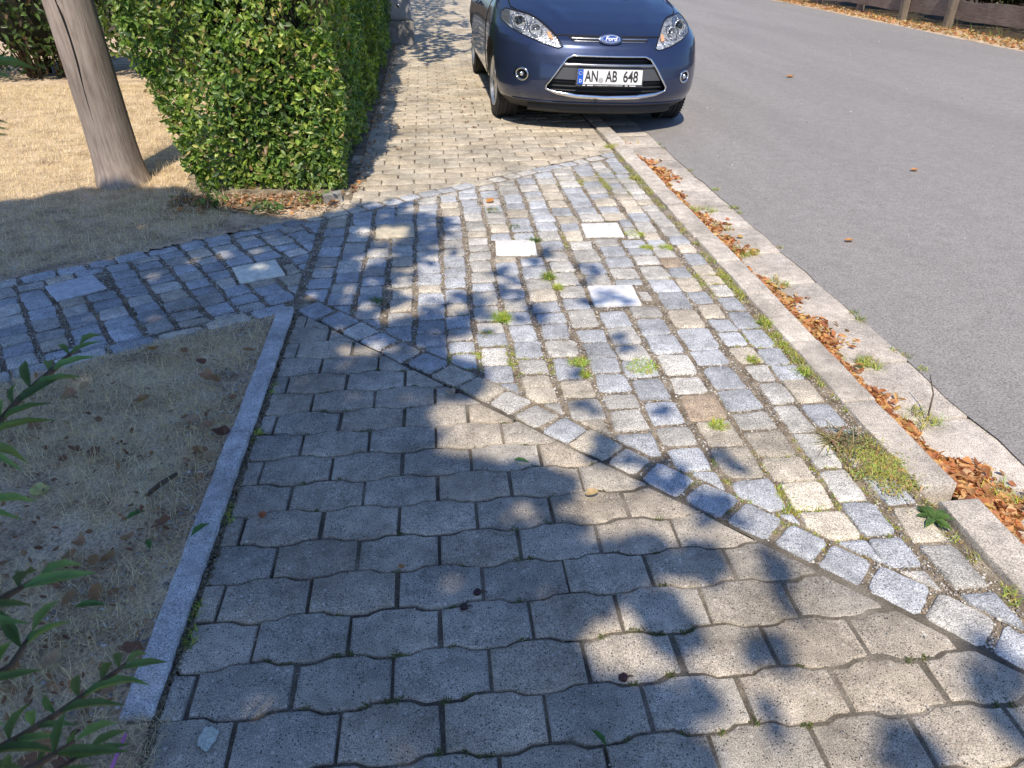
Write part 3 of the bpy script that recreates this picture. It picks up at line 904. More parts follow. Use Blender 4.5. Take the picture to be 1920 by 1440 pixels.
# ------------------------------------------------------------------ moss and weeds in the joints
def tuft(n, r, h, cols, w=.0016, flat=.0):
    TSV = []; F = []; C = []
    for q in range(n):
        a = random.uniform(0, 2 * PI); d = r * math.sqrt(random.random()); bx, by = d * math.cos(a), d * math.sin(a)
        L = h * random.uniform(.5, 1.1); az = random.uniform(0, 2 * PI); le = random.uniform(.1, 1.0) + flat
        c = tuple(v * random.uniform(.7, 1.25) for v in random.choice(cols)); b = len(TSV)
        for i, t in enumerate((0, .5, 1.0)):
            ww = w * (1.1 - t) * random.uniform(.8, 1.2); l2 = le + t * .6
            ex = bx + math.cos(az) * math.sin(l2) * L * t; ey = by + math.sin(az) * math.sin(l2) * L * t; ez = max(.0, math.cos(l2) * L * t) + .001
            TSV.append((ex - math.sin(az) * ww, ey + math.cos(az) * ww, ez)); TSV.append((ex + math.sin(az) * ww, ey - math.cos(az) * ww, ez)); C += [c, c]
        F += [(b, b + 1, b + 3, b + 2), (b + 2, b + 3, b + 5, b + 4)]
    return TSV, F, C
LIME = [(.50, .54, .09), (.42, .50, .09), (.56, .55, .15), (.33, .44, .10)]
STRAWC = [(.45, .35, .18), (.35, .27, .12)]
GREEN = [(.09, .17, .05), (.13, .21, .06)]
weeds = [(.24, 2.76, .035, .05, LIME, 240, 'tall lime-green grass tuft alone between sunlit setts'),
 (.49, 2.36, .035, .03, LIME, 200, 'lime moss tuft in the joint near the middle of the front setts'),
 (.50, 2.27, .02, .028, LIME, 120, 'dull green tuft just in front of the middle moss tuft'),
 (.72, 2.30, .055, .03, LIME, 330, 'wide lime moss strip along the joint right of centre'),
 (.50, 3.17, .025, .05, LIME + GREEN, 150, 'upright green weed tuft left of the shadow-crossed slab'),
 (.52, 3.05, .02, .035, LIME, 120, 'low lime tuft next to the upright green weed'),
 (.87, 1.90, .028, .028, LIME, 150, 'small lime moss cushion between dark front setts'),
 (1.32, 2.61, .03, .03, LIME + GREEN, 150, 'green tuft against the kerb beside the larger setts'),
 (1.29, 2.20, .03, .035, GREEN + LIME, 130, 'leafy green tuft against the kerb, second from the moss cushion'),
 (1.04, 3.70, .05, .025, LIME, 300, 'long lime moss patch right of the farther white slab'),
 (1.05, 3.50, .035, .025, LIME, 220, 'lime moss patch below the long patch by the white slab'),
 (1.15, 3.49, .035, .03, LIME, 220, 'lime moss patch between the slab and the kerb'),
 (1.15, 2.31, .022, .03, LIME + STRAWC, 110, 'yellowish moss tuft two setts from the kerb'),
 (.31, 4.18, .03, .04, GREEN + STRAWC, 120, 'dull green weed near the orange leaf in the far setts'),
 (.49, 3.66, .02, .04, GREEN, 110, 'dark green weed at the right corner of the brilliant white slab'),
 (.42, 3.88, .035, .02, GREEN, 140, 'grey-green creeping weed behind the brilliant white slab'),
 (-.29, 2.98, .02, .04, GREEN, 100, 'small dark green weed in the shaded setts near the path fork'),
 (.17, 2.62, .03, .025, LIME + STRAWC, 130, 'brownish green tuft in the shaded joint left of centre'),
 (1.30, 4.75, .04, .04, LIME + STRAWC, 160, 'straw and lime tuft at the kerb beyond the slabs'),
 (1.33, 5.60, .05, .05, STRAWC + LIME, 200, 'dry grass tuft where setts meet kerb in front of the car')]
for (x_, y_, r_, h_, cs, n, lb) in weeds:
    V, F, C = tuft(n, r_, h_, cs)
    o = mesh_np('weed_tuft', V, F, M['moss'], None, False, np.array(C)); o.location = (x_, y_, -.004); tag(o, lb, 'weed', 'weeds growing in the sett joints')
# the big moss cushion by the broken kerb
e = empty('weed_clump', 'big lime moss cushion with dry stalks spilling over the setts at the kerb gap', 'weed', (1.27, 1.66, 0))
V, F, C = tuft(1900, .10, .015, [(.50, .48, .12), (.44, .44, .11), (.52, .44, .20), (.36, .38, .11), (.40, .30, .15)], .0022)
W = []
for q in range(0, len(V), 6):
    gx, gy = random.gauss(0, .042), random.gauss(0, .058); ax = sum(v[0] for v in V[q:q + 6]) / 6; ay = sum(v[1] for v in V[q:q + 6]) / 6
    gx += .018 * math.sin(gy * 60); hz = .014 * math.exp(-(gx ** 2 + gy ** 2) / .004) + .006
    W += [(v[0] - ax + gx, v[1] - ay + gy - .03, v[2] + hz) for v in V[q:q + 6]]
V = W
mesh_np('moss_cushion', V, F, M['moss'], e, False, np.array(C))
V, F, C = tuft(160, .05, .11, STRAWC + [(.16, .17, .10), (.24, .2, .12)], .0016, .75); V = [(v[0] * 1.3 - .02, v[1] + .10, v[2] + .006) for v in V]
mesh_np('dry_stalks', V, F, M['moss'], e, False, np.array(C))
# rosette
tv, tf = leaf_template(.2, .35, .85)
nr = []; pos = []; sp = []
for k in range(15):
    a = 2 * PI * k / 15 + random.uniform(-.45, .45); nr.append((-.35 * math.cos(a), -.35 * math.sin(a), 1)); sp.append((math.cos(a), math.sin(a), .3)); pos.append((.026 * math.cos(a), .026 * math.sin(a), .010))
V, F, c = scatter(tv, tf, np.array(pos), frames(np.array(nr, float), np.array(sp, float)), RNG.uniform(.028, .066, 15), np.array([[.11, .19, .05]]) * RNG.uniform(.6, 1.3, (15, 1)))
o = mesh_np('weed_rosette', V, F, M['leaf'], None, True, c); o.location = (1.30, 1.40, .004); tag(o, 'flat rosette weed with toothed green leaves beside the kerb gap', 'weed')
# thin moss lines in the other joints: nobody could count them
VV, FF, CC = [], [], []
def sprinkle(pts, n, r, h, cols):
    for (x_, y_, z_) in pts:
        V, F, C = tuft(n, r, h, cols, .0014); b = len(VV)
        VV.extend([(v[0] + x_, v[1] + y_, v[2] + z_) for v in V]); FF.extend([tuple(i + b for i in f) for f in F]); CC.extend(C)
pts = []
mz = vnoise(np.stack([JX, JY], 1), 3.2, 91) + .6 * np.clip(JX, -.6, 1.3) - .75
for q in np.nonzero(mz > .15)[0][:520]: pts.append((JX[q], JY[q], -.006))
sprinkle(pts, 9, .009, .012, LIME + STRAWC + [(.30, .24, .12)]); pts = []
for q in np.nonzero(mz > .55)[0][:130]: pts.append((JX[q], JY[q], -.006))
sprinkle(pts, 22, .018, .016, LIME + STRAWC)
pts = [(1.325 + random.uniform(-.015, .01), random.uniform(.9, 5.4), -.006) for k in range(70)]
sprinkle(pts, 26, .022, .025, STRAWC + LIME + [(.2, .15, .08)])
pts = []
for k in range(170):
    kk = random.randrange(-1, 16); x_ = random.uniform(-.5, 1.2)
    y_ = joint_y(kk) + wave(x_, offs(kk))
    if y_ < y_front(x_) - .03: pts.append((x_, y_, -.004))
sprinkle(pts, 22, .011, .009, [(.10, .14, .03), (.16, .18, .05), (.08, .10, .03)])
pts = [(1.80 + random.uniform(-.02, .015), random.choice(GJ[12:24]) + random.uniform(-.08, .08), -.052) for k in range(16)]
sprinkle(pts, 26, .02, .03, LIME + STRAWC + GREEN)
pts = [(random.uniform(1.5, 1.66), random.choice((1.55, 1.94, 2.33, 3.1, 3.5, 3.88, 4.2)) + random.uniform(-.05, .05), -.05) for k in range(46)]
sprinkle(pts, 22, .02, .05, STRAWC + LIME)
pts = [(-.615 + random.uniform(-.01, .01), random.choice((2.0, 2.28, 1.62, 1.2, 1.28)) + random.uniform(-.03, .03), -.002) for k in range(18)]
sprinkle(pts, 16, .012, .018, GREEN + LIME)
tag(mesh_np('joint_moss', np.array(VV), FF, M['moss'], None, False, np.array(CC)), 'moss and grass in the paving joints', 'moss', kind='stuff')

# ------------------------------------------------------------------ hedge
OV, OF = leaf_template(.22, .14, .92)
def hedge_leaves(name, P, Nn, smin, smax, parent, pal, spread=.75, mat='leaf'):
    n = len(P)
    nr = Nn + RNG.normal(0, spread, (n, 3)); nr[:, 2] += .35
    s = RNG.uniform(smin, smax, n)
    pal = np.array(pal); c = pal[RNG.integers(0, len(pal), n)] * RNG.uniform(.65, 1.3, (n, 1)) * (1 + .38 * vnoise(P, 2.6, 77)[:, None] * np.array([[1.15, .85, .6]]))
    c = np.clip(c, .01, .8)
    V, F, cc = scatter(OV, OF, P, frames(nr), s, c)
    return mesh_np(name, V, F, M[mat], parent, True, cc)
PRIVET = [(.20, .32, .06), (.13, .23, .05), (.25, .37, .07), (.33, .44, .09), (.07, .14, .035), (.40, .48, .11), (.16, .24, .09)]
HX0, HX1, HY0, HY1, HZ = -1.57, -.60, 4.62, 13.9, 1.62
he = empty('hedge', 'clipped green privet hedge with bare stems showing at its foot, beside the footpath', 'hedge', (-1.05, 4.9, 0))
def local(P, e): return P - np.array(e.location)
P, N_ = [], []
def face(n, f):
    q = f(n); P.append(q[0]); N_.append(q[1])
def undercut(z): return .17 * np.clip(1 - z / .9, 0, 1) ** 1.2          # bottom of the front left corner is narrower
def f_front(n):
    z = HZ * RNG.uniform(0.015, 1, n) ** 1.15; x0 = HX0 - .12 + undercut(z) * 1.5
    x_ = x0 + (HX1 + .04 - x0) * RNG.uniform(0, 1, n)
    b = .05 * vnoise(np.stack([x_, z], 1), 4, 31) - RNG.exponential(.055, n) * -1
    y_ = HY0 + b + undercut(z) * .35
    return np.stack([x_, y_, z], 1), np.tile([[-.1, -1, .25]], (n, 1))
def f_right(n):
    y_ = HY0 + (HY1 - HY0) * RNG.uniform(0, 1, n) ** 1.5; z = HZ * RNG.uniform(.02, 1, n)
    x_ = HX1 + .06 * vnoise(np.stack([y_, z], 1), 3, 32) + .03 - RNG.exponential(.05, n)
    return np.stack([x_, y_, z], 1), np.tile([[1, -.15, .25]], (n, 1))
def f_left(n):
    y_ = HY0 + (HY1 - HY0) * RNG.uniform(0, 1, n) ** 2; z = HZ * RNG.uniform(.02, 1, n)
    x_ = HX0 - .12 + undercut(z) * 1.4 + RNG.exponential(.05, n) + .05 * vnoise(np.stack([y_, z], 1), 3, 33)
    return np.stack([x_, y_, z], 1), np.tile([[-1, -.1, .25]], (n, 1))
def f_top(n):
    x_ = RNG.uniform(HX0 - .1, HX1, n); y_ = HY0 + (HY1 - HY0) * RNG.uniform(0, 1, n)
    return np.stack([x_, y_, HZ - RNG.exponential(.04, n)], 1), np.tile([[0, 0, 1]], (n, 1))
face(10500, f_front); face(26000, f_right); face(6500, f_left); face(6000, f_top)
P = np.concatenate(P); N_ = np.concatenate(N_)
k = (P[:, 2] > .07) | (RNG.uniform(0, 1, len(P)) < .7)
k &= ~((P[:, 1] < 4.85) & (np.abs(P[:, 0] + .72) < .16) & (P[:, 2] > .92) & (P[:, 2] < 1.3) & (RNG.uniform(0, 1, len(P)) < .6))   # worn brown spot
P, N_ = P[k], N_[k]
k = vnoise(P, 6.5, 66) + RNG.normal(0, .12, len(P)) < .72                 # dark gaps
P, N_ = P[k], N_[k]
SP, SN = [], []                                                          # loose shoots that break the outline
for q in RNG.integers(0, len(P), 420):
    if P[q, 1] > 8 and random.random() < .6: continue
    d = N_[q] / np.linalg.norm(N_[q]) + np.array([random.gauss(0, .35), random.gauss(0, .35), random.uniform(.1, 1.1)]); d /= np.linalg.norm(d)
    L = random.uniform(.04, .13)
    for t in np.linspace(.1, 1, 9):
        SP.append(P[q] + d * L * t + RNG.normal(0, .008, 3)); SN.append(RNG.normal(0, .6, 3) + N_[q] * .4)
P = np.concatenate([P, np.array(SP)]); N_ = np.concatenate([N_, np.array(SN)])
dist = np.clip((P[:, 1] - 4.6) / 9, 0, 1)
near = dist < .12
hedge_leaves('foliage', local(P[near], he), N_[near], .017, .062, he, PRIVET * 4 + [(.50, .40, .18), (.34, .22, .10), (.55, .52, .16)], .95)
hedge_leaves('foliage', local(P[~near], he), N_[~near], .036, .06, he, PRIVET[:5])
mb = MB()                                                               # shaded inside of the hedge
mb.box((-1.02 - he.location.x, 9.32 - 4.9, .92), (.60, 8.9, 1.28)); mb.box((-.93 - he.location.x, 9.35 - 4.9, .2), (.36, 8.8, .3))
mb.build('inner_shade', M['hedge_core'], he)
mb = MB()
for q in range(150):
    x_ = random.uniform(-1.25, -.80); y_ = 4.80 + random.random() ** 1.3 * .9 if q < 110 else random.uniform(5, 12); zt = random.uniform(.3, 1.4)
    dx, dy = random.uniform(-.2, .12), random.uniform(-.12, .12)
    mb.tube([(x_ + 1.05, y_ - 4.9, 0), (x_ + dx * .4 + 1.05, y_ + dy * .5 - 4.9, zt * .45), (x_ + dx + 1.05, y_ + dy - 4.9, zt)], [random.uniform(.005, .011), .005, .002], 5)
for q in range(90):                                                     # dry twigs in the worn spot
    x_ = random.uniform(-.9, -.55); z = random.uniform(.88, 1.25); y_ = 4.60 + random.uniform(0, .08)
    mb.tube([(x_ + 1.05, y_ - 4.9, z), (x_ + random.uniform(-.06, .06) + 1.05, y_ - 4.9 - .02, z + random.uniform(.03, .12))], [.0022, .0012], 4)
tag(mb.build('stems', M['twig'], he, True), kind='stuff')
# stray shoots at the foot
for (x_, y_, hh, lb) in ((-1.33, 4.42, .10, 'low green sprout on bare soil at the left foot of the hedge'), (-.98, 4.28, .07, 'creeping green sprout in front of the hedge foot'), (-.74, 4.44, .12, 'pale leafed sprout at the right foot of the hedge')):
    n = 42
    Pp = np.stack([RNG.normal(0, .06, n), RNG.normal(0, .045, n), RNG.uniform(.01, hh, n)], 1)
    e2 = empty('sprout', lb, 'sprout', (x_, y_, 0)); hedge_leaves('foliage', Pp, np.tile([[0, -.3, 1.]], (n, 1)), .03, .055, e2, [(.16, .24, .08), (.10, .18, .05)] if x_ < -.8 else [(.26, .32, .10), (.14, .22, .06)])
    mb = MB()
    for q in range(5): mb.tube([(0, 0, 0), (random.uniform(-.08, .08), random.uniform(-.06, .06), hh * .8)], [.003, .0015], 5)
    mb.build('stems', M['twig'], e2, True)
mb = MB(); mb.box((-.63, 4.46, .02), (.11, .09, .06), .2, None, .012)
o = mb.build('edge_stone', M['concrete'], None, False); tag(o, 'small rough grey stone block at the hedge corner', 'stone')

# ------------------------------------------------------------------ bushes behind the lawn
def bush(x_, y_, rx, ry, hgt, n, smin, smax, pal, lb, wid=None, core=True):
    e = empty('bush', lb, 'bush', (x_, y_, 0), 'bushes behind the back lawn')
    d = RNG.normal(size=(n, 3)); d /= np.linalg.norm(d, axis=1, keepdims=True)
    r = RNG.uniform(.72, 1.0, n) ** .6
    lump = 1 + .18 * vnoise(d, 2.2, int(abs(x_) * 10)) + .10 * vnoise(d, 5.0, int(abs(x_) * 10) + 1)
    Pp = d * (r * lump)[:, None] * np.array([rx, ry, hgt * .56]) + np.array([0, 0, hgt * .5])
    k = Pp[:, 2] > .05; Pp, d = Pp[k], d[k]
    hedge_leaves('foliage', Pp, d, smin, smax, e, pal, .8)
    mb = MB()
    for q in range(46):
        a = random.uniform(0, 2 * PI); rr = random.uniform(.2, .85); zt = hgt * random.uniform(.4, .95)
        mb.tube([(.25 * rx * math.cos(a), .25 * ry * math.sin(a), 0), (.6 * rr * rx * math.cos(a), .6 * rr * ry * math.sin(a), zt * .5), (rr * rx * math.cos(a), rr * ry * math.sin(a), zt)], [.012, .008, .003], 5)
    tag(mb.build('stems', M['twig'], e, True), kind='stuff')
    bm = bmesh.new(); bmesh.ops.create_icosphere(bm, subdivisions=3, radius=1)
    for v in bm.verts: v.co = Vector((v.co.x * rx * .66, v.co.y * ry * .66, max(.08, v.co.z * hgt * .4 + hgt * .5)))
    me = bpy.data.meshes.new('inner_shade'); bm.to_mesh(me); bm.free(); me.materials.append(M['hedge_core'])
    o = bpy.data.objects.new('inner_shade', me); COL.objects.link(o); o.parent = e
DARKB = [(.05, .10, .03), (.07, .13, .035), (.035, .07, .02), (.10, .17, .05), (.09, .06, .035)]
VINE = [(.16, .24, .05), (.12, .20, .045), (.20, .28, .07), (.08, .15, .035)]
bush(-2.75, 9.5, .95, .8, 2.0, 3600, .06, .11, VINE, 'bush of broad yellow-green leaves between the pole and the hedge')
bush(-4.35, 9.6, 1.0, .85, 2.0, 4200, .05, .09, DARKB, 'dark leafy bush right behind the wooden pole')
bush(-6.0, 9.3, 1.0, .9, 1.9, 3800, .05, .09, DARKB, 'dark bush at the left edge behind the dry lawn')
bush(-7.8, 9.0, 1.0, .9, 2.1, 1800, .06, .10, DARKB, 'dark bush beyond the left edge of the lawn')
bush(-1.75, 10.4, .8, .8, 1.9, 2000, .05, .08, VINE, 'bush crowding the back of the privet hedge')

# ------------------------------------------------------------------ wooden pole
POLE = pe = empty('utility_pole', 'weathered grey wooden pole with a long drying crack, standing in the dry lawn', 'pole', (-2.035, 5.03, 0))
nz, na = 46, 48; V = []; F = []
for i in range(nz):
    z = -.05 + (7.2) * (i / (nz - 1)) ** 1.5
    r0 = .140 - .0075 * z + .028 * math.exp(-z / .10)
    cx = .012 * math.sin(z * 1.1)
    for k in range(na):
        a = 2 * PI * k / na
        r_ = r0 * (1 + .02 * math.sin(3 * a + z * .8) + .012 * math.sin(7 * a + 1) + .006 * math.sin(13 * a + z * 3))
        ca = -1.75 + .16 * math.sin(z * 2.2) + .05 * math.sin(z * 9)
        dlt = abs((a - ca + PI) % (2 * PI) - PI)
        if z > .32: r_ -= .014 * max(0, 1 - dlt / .075)
        V.append((cx + r_ * math.cos(a), r_ * math.sin(a), z))
for i in range(nz - 1):
    for k in range(na):
        F.append((i * na + k, i * na + (k + 1) % na, (i + 1) * na + (k + 1) % na, (i + 1) * na + k))
F.append(tuple((nz - 1) * na + k for k in range(na)))
mesh_np('shaft', V, F, M['pole'], pe, True)
mb = MB(); P = []
for i in range(40):
    z = .34 + i * .04; ca = -1.75 + .16 * math.sin(z * 2.2) + .05 * math.sin(z * 9); r_ = .140 - .0075 * z + .028 * math.exp(-z / .10) - .0005
    P.append((.012 * math.sin(z * 1.1) + r_ * math.cos(ca), r_ * math.sin(ca), z))
mb.tube(P, [.0014 + .004 * math.sin(PI * i / 39) for i in range(40)], 6); mb.build('crack', M['shut'], pe, True)

pe.rotation_euler.y = rad(-2.6)
# ------------------------------------------------------------------ utility cabinet beyond the hedge
ce = empty('utility_cabinet', 'grey street cabinet with a round lock on a concrete plinth past the hedge', 'cabinet', (-.42, 12.1, 0))
def bevel_box(name, c, d, mat, parent, bv=.012):
    bm = bmesh.new(); bmesh.ops.create_cube(bm, size=1)
    for v in bm.verts: v.co = Vector((c[0] + v.co.x * d[0], c[1] + v.co.y * d[1], c[2] + v.co.z * d[2]))
    bmesh.ops.bevel(bm, geom=bm.edges[:], offset=bv, segments=2, affect='EDGES')
    me = bpy.data.meshes.new(name); bm.to_mesh(me); bm.free(); me.materials.append(mat)
    o = bpy.data.objects.new(name, me); COL.objects.link(o); o.parent = parent; return o
bevel_box('plinth', (0, .12, .15), (.40, .40, .34), M['concrete'], ce, .015)
bevel_box('cabinet_body', (-.01, .14, .80), (.36, .34, .94), M['cabinet'], ce)
bevel_box('cabinet_door', (-.01, -.036, .80), (.32, .02, .88), M['cabinet'], ce, .006)
mb = MB(); mb.lathe_x([(0, .0), (0, .028), (.012, .026), (.016, 0)], (0, 0, 0), 20); lk = mb.build('lock', M['satin'], ce, True); lk.rotation_euler.z = -PI / 2; lk.location = (.0, -.048, .52)
bevel_box('cabinet_roof', (-.01, .14, 1.29), (.40, .40, .05), M['cabinet'], ce)

# ------------------------------------------------------------------ fence across the road
fe = empty('board_fence', 'low fence of weathered brown boards on short posts across the road', 'fence', (9.45, 14.0, 0))
for zz, hh in ((.265, .31), (.72, .27)):
    V = []; F = []; n = 120
    for i in range(n):
        y_ = -7 + 22 * i / (n - 1); wv = .018 * math.sin(y_ * 2.3) + .012 * math.sin(y_ * 5.1 + 1)
        for dx, dz in ((-.018, -hh / 2), (-.018, hh / 2), (.018, hh / 2), (.018, -hh / 2)): V.append((dx + .01 * math.sin(y_ * 1.7), y_, zz + dz + (wv if dz > 0 else wv * .5)))
    for i in range(n - 1):
        for k in range(4): F.append((i * 4 + k, i * 4 + (k + 1) % 4, i * 4 + 4 + (k + 1) % 4, i * 4 + 4 + k))
    mesh_np('board', V, F, M['fence'], fe, False)
for y_, dx in ((8.9, -.085), (10.6, -.085), (13.92, -.085), (15.4, -.085), (17.4, .09), (19.4, .09), (21.4, .09)):
    o = bevel_box('post', (dx, y_ - 14.0, .43), (.13, .13, 1.22), M['post'], fe, .012)
    o.rotation_euler.y = random.uniform(-.02, .02)
# ground of the verge and dark growth behind the fence
V = []; F = []; n = 60
for i in range(n):
    y_ = -6 + 66 * i / (n - 1); xr = 8.5 + max(0, (min(y_, 30) - 11) * .055)
    for dx, z in ((0, -.052), (.15, -.04), (.7, -.05), (.85, -.17), (1.1, -.30), (2.5, -.2)): V.append((xr + dx + random.uniform(-.03, .03), y_, z + random.uniform(-.008, .008)))
for i in range(n - 1):
    for k in range(5): F.append((i * 6 + k, i * 6 + k + 1, i * 6 + 7 + k, i * 6 + 6 + k))
tag(mesh_np('verge', V, F, M['lawn_soil'], None, True), kind='structure')
for q, (y_, lb) in enumerate(((11.5, 'dark shrub behind the near end of the board fence'), (15.5, 'dark shrub behind the fence posts'), (19.5, 'dark shrub behind the far end of the board fence'))):
    bush(11.4, y_, 1.1, 2.1, 2.0, 2600, .07, .12, DARKB, lb); bpy.data.objects[-1] if False else None
for q, (y_, s_, col, lb) in enumerate(((16.1, .32, GREEN + LIME, 'yellow-green weed at the fence foot left of the posts'), (14.75, .55, STRAWC + GREEN, 'tall thin grass between the two fence posts'), (13.6, .55, STRAWC, 'tall dry seed stalks right of the fence posts'), (12.9, .30, GREEN + LIME, 'green weed clump on the verge right of the posts'), (12.35, .5, STRAWC + LIME, 'dry stalk weed near the right end of the fence'), (19.6, .25, GREEN, 'low green grass where the verge starts at the top'), (11.95, .16, [(.5, .42, .06), (.45, .36, .07)], 'yellow-leaved weed at the right edge of the verge'))):
    V, F, C = tuft(26, .10, s_, [tuple(.45 * v for v in c) for c in col], .004)
    V = [(v[0], v[1], v[2]) for v in V]
    o = mesh_np('verge_weed', V, F, M['moss'], None, False, np.array(C)); o.location = (9.22 + (.25 if y_ > 18 else 0), y_, -.06); tag(o, lb, 'weed', 'weeds on the verge')

# ------------------------------------------------------------------ the parked car
NZ = [.16, .20, .25, .31, .42, .52, .60, .66, .70, .74, .80, .86, .92, .97, 1.01]
NY = [.20, .13, .06, .012, 0, .012, .035, .06, .095, .17, .32, .52, .75, .98, 1.12]
WZ = [.16, .25, .35, .50, .65, .75, .85, .92, 1.01]
WV = [.76, .825, .85, .861, .861, .85, .82, .775, .72]
LZ = [.16, .4, .65, .8, .9, 1.01]
LVv = [.55, .60, .66, .62, .5, .4]
def Nose(z): return float(np.interp(z, NZ, NY))
def Wid(z): return float(np.interp(z, WZ, WV))
def Len(z): return float(np.interp(z, LZ, LVv))
def S(X_, Z_):
    q = min(abs(X_) / Wid(Z_), 1.0)
    return Nose(Z_) + Len(Z_) * (1 - (1 - q ** 2.3) ** (1 / 2.3))
car = empty('parked_car', 'dark blue hatchback parked half on the footpath, seen from the front', 'car', (1.37, 6.05, -.025))
car.rotation_euler = (0, rad(1.95), rad(.8))
zs = sorted(set([.16, .18, .2] + list(np.linspace(.22, .66, 23)) + list(np.linspace(.67, 1.0, 40))))
nf, ns, nr_ = 56, 34, 18
V = []; ring = 0
for z in zs:
    w, L, ny = Wid(z), Len(z), Nose(z)
    R = []
    for i in range(nf + 1):
        ph = -PI / 2 + PI * i / nf; sx = math.sin(ph); cx = math.cos(ph)
        R.append((w * math.copysign(abs(sx) ** (2 / 2.3), sx), ny + L * (1 - max(cx, 0) ** (2 / 2.3))))
    yb = 3.93 - .25 * max(0, z - .6); Lr = .45
    y0 = ny + L
    def bulge(y_): 
        b_ = 0
        for yw in (.83, 3.32): b_ += .016 * math.exp(-((y_ - yw) / .34) ** 2) * math.exp(-((z - .5) / .25) ** 2)
        return b_ - .012 * math.exp(-((y_ - 2.05) / .5) ** 2) * math.exp(-((z - .45) / .15) ** 2)
    for i in range(1, ns): y_ = y0 + (yb - Lr - y0) * i / ns; R.append((w + bulge(y_), y_))
    for i in range(nr_ + 1):
        ph = PI / 2 - PI * i / nr_; sx = math.sin(ph); cx = max(math.cos(ph), 0)
        R.append((w * math.copysign(abs(sx) ** (2 / 2.6), sx), yb - Lr + Lr * cx ** (2 / 2.6)))
    for i in range(1, ns): y_ = yb - Lr + (y0 - yb + Lr) * i / ns; R.append((-w - bulge(y_), y_))
    ring = len(R)
    V += [(p[0], p[1], z) for p in R]
F = []
for i in range(len(zs) - 1):
    for k in range(ring):
        F.append((i * ring + k, i * ring + (k + 1) % ring, (i + 1) * ring + (k + 1) % ring, (i + 1) * ring + k))
F.append(tuple(range(ring - 1, -1, -1))); F.append(tuple((len(zs) - 1) * ring + k for k in range(ring)))
body = mesh_np('body', V, F, M['paint'], car, True)
body.data.materials.append(M['plastic']); body.data.materials.append(M['reflector'])
for p in body.data.polygons:
    if p.center.z < .235: p.material_index = 1

GRILLE = [(0, .597), (.285, .597), (.335, .577), (.385, .515), (.44, .437), (.487, .375), (.484, .347), (.40, .325), (.24, .306), (0, .298)]
GRILLE = GRILLE + [(-a, b) for a, b in GRILLE[-2:0:-1]]
LAMP = [(.367, .654), (.40, .640), (.506, .664), (.59, .692), (.685, .722), (.748, .752), (.792, .790), (.778, .838), (.745, .862), (.66, .851), (.575, .842), (.517, .816), (.458, .767), (.414, .727)]
def dense(P, step=.03):
    R = []
    for i in range(len(P)):
        a, b = P[i], P[(i + 1) % len(P)]; m = max(1, int(math.hypot(a[0] - b[0], a[1] - b[1]) / step))
        R += [(a[0] + (b[0] - a[0]) * k / m, a[1] + (b[1] - a[1]) * k / m) for k in range(m)]
    return R
def patch(P, off, step=.025):
    """polygon in front view laid on the body surface, moved off along Y"""
    P = dense(P, step)
    xs = [p[0] for p in P]; zs_ = [p[1] for p in P]
    pts = [Vector(p) for p in P]; n = len(pts)
    def inside(x_, z_):
        c = False; j = n - 1
        for i in range(n):
            if (P[i][1] > z_) != (P[j][1] > z_) and x_ < (P[j][0] - P[i][0]) * (z_ - P[i][1]) / (P[j][1] - P[i][1]) + P[i][0]: c = not c
            j = i
        return c
    x_ = min(xs) + step / 2
    while x_ < max(xs):
        z_ = min(zs_) + step / 2
        while z_ < max(zs_):
            if inside(x_, z_) and min((Vector((x_, z_)) - q).length for q in pts[:n]) > step * .45: pts.append(Vector((x_, z_)))
            z_ += step
        x_ += step
    r = delaunay_2d_cdt(pts, [], [list(range(n))], 1, 1e-6)
    return [(v.x, S(v.x, v.y) + off, v.y) for v in r[0]], [tuple(f) for f in r[2]]
def cutter(P, o0, o1, mat):
    V0, F0 = patch(P, o0); V1, F1 = patch(P, o1)
    b = len(V0); n = len(dense(P, .025))
    Fs = [tuple(f) for f in F0] + [tuple(b + i for i in f[::-1]) for f in F1] + [(i, b + i, b + (i + 1) % n, (i + 1) % n) for i in range(n)]
    me = bpy.data.meshes.new('c'); me.from_pydata(V0 + V1, [], Fs)
    bm = bmesh.new(); bm.from_mesh(me); bmesh.ops.recalc_face_normals(bm, faces=bm.faces[:]); bm.to_mesh(me); bm.free()
    me.materials.append(mat); o = bpy.data.objects.new('c', me); COL.objects.link(o); return o
mirror = lambda P: [(-a, b) for a, b in P[::-1]]
cuts = [cutter(GRILLE, -.12, .07, M['plastic']), cutter(LAMP, -.12, .03, M['reflector']), cutter(mirror(LAMP), -.12, .03, M['reflector'])]
FOG = [(.667 + .056 * math.cos(2 * PI * k / 24), .440 + .052 * math.sin(2 * PI * k / 24)) for k in range(24)]
cuts += [cutter(FOG, -.1, .04, M['plastic']), cutter(mirror(FOG), -.1, .04, M['plastic'])]
WH = [(.735, .83), (-.735, .83), (.735, 3.32), (-.735, 3.32)]
for wx, wy in WH:
    mb = MB(); sg = 1 if wx > 0 else -1
    mb.lathe_x([(-.22, 0), (-.22, .345), (.3, .345), (.3, 0)], (wx, wy, .30), 48)
    o = mb.build('c', M['plastic'])
    bm = bmesh.new(); bm.from_mesh(o.data); bmesh.ops.remove_doubles(bm, verts=bm.verts[:], dist=1e-5); bmesh.ops.recalc_face_normals(bm, faces=bm.faces[:]); bm.to_mesh(o.data); bm.free()
    cuts.append(o)
car_rot, car_loc = car.rotation_euler.copy(), car.location.copy()
body.parent = None
for c_ in cuts:
    md = body.modifiers.new('b', 'BOOLEAN'); md.operation = 'DIFFERENCE'; md.solver = 'EXACT'; md.object = c_
    try: md.material_mode = 'TRANSFER'
    except Exception: pass
bpy.context.view_layer.update()
dg = bpy.context.evaluated_depsgraph_get()
me = bpy.data.meshes.new_from_object(body.evaluated_get(dg))
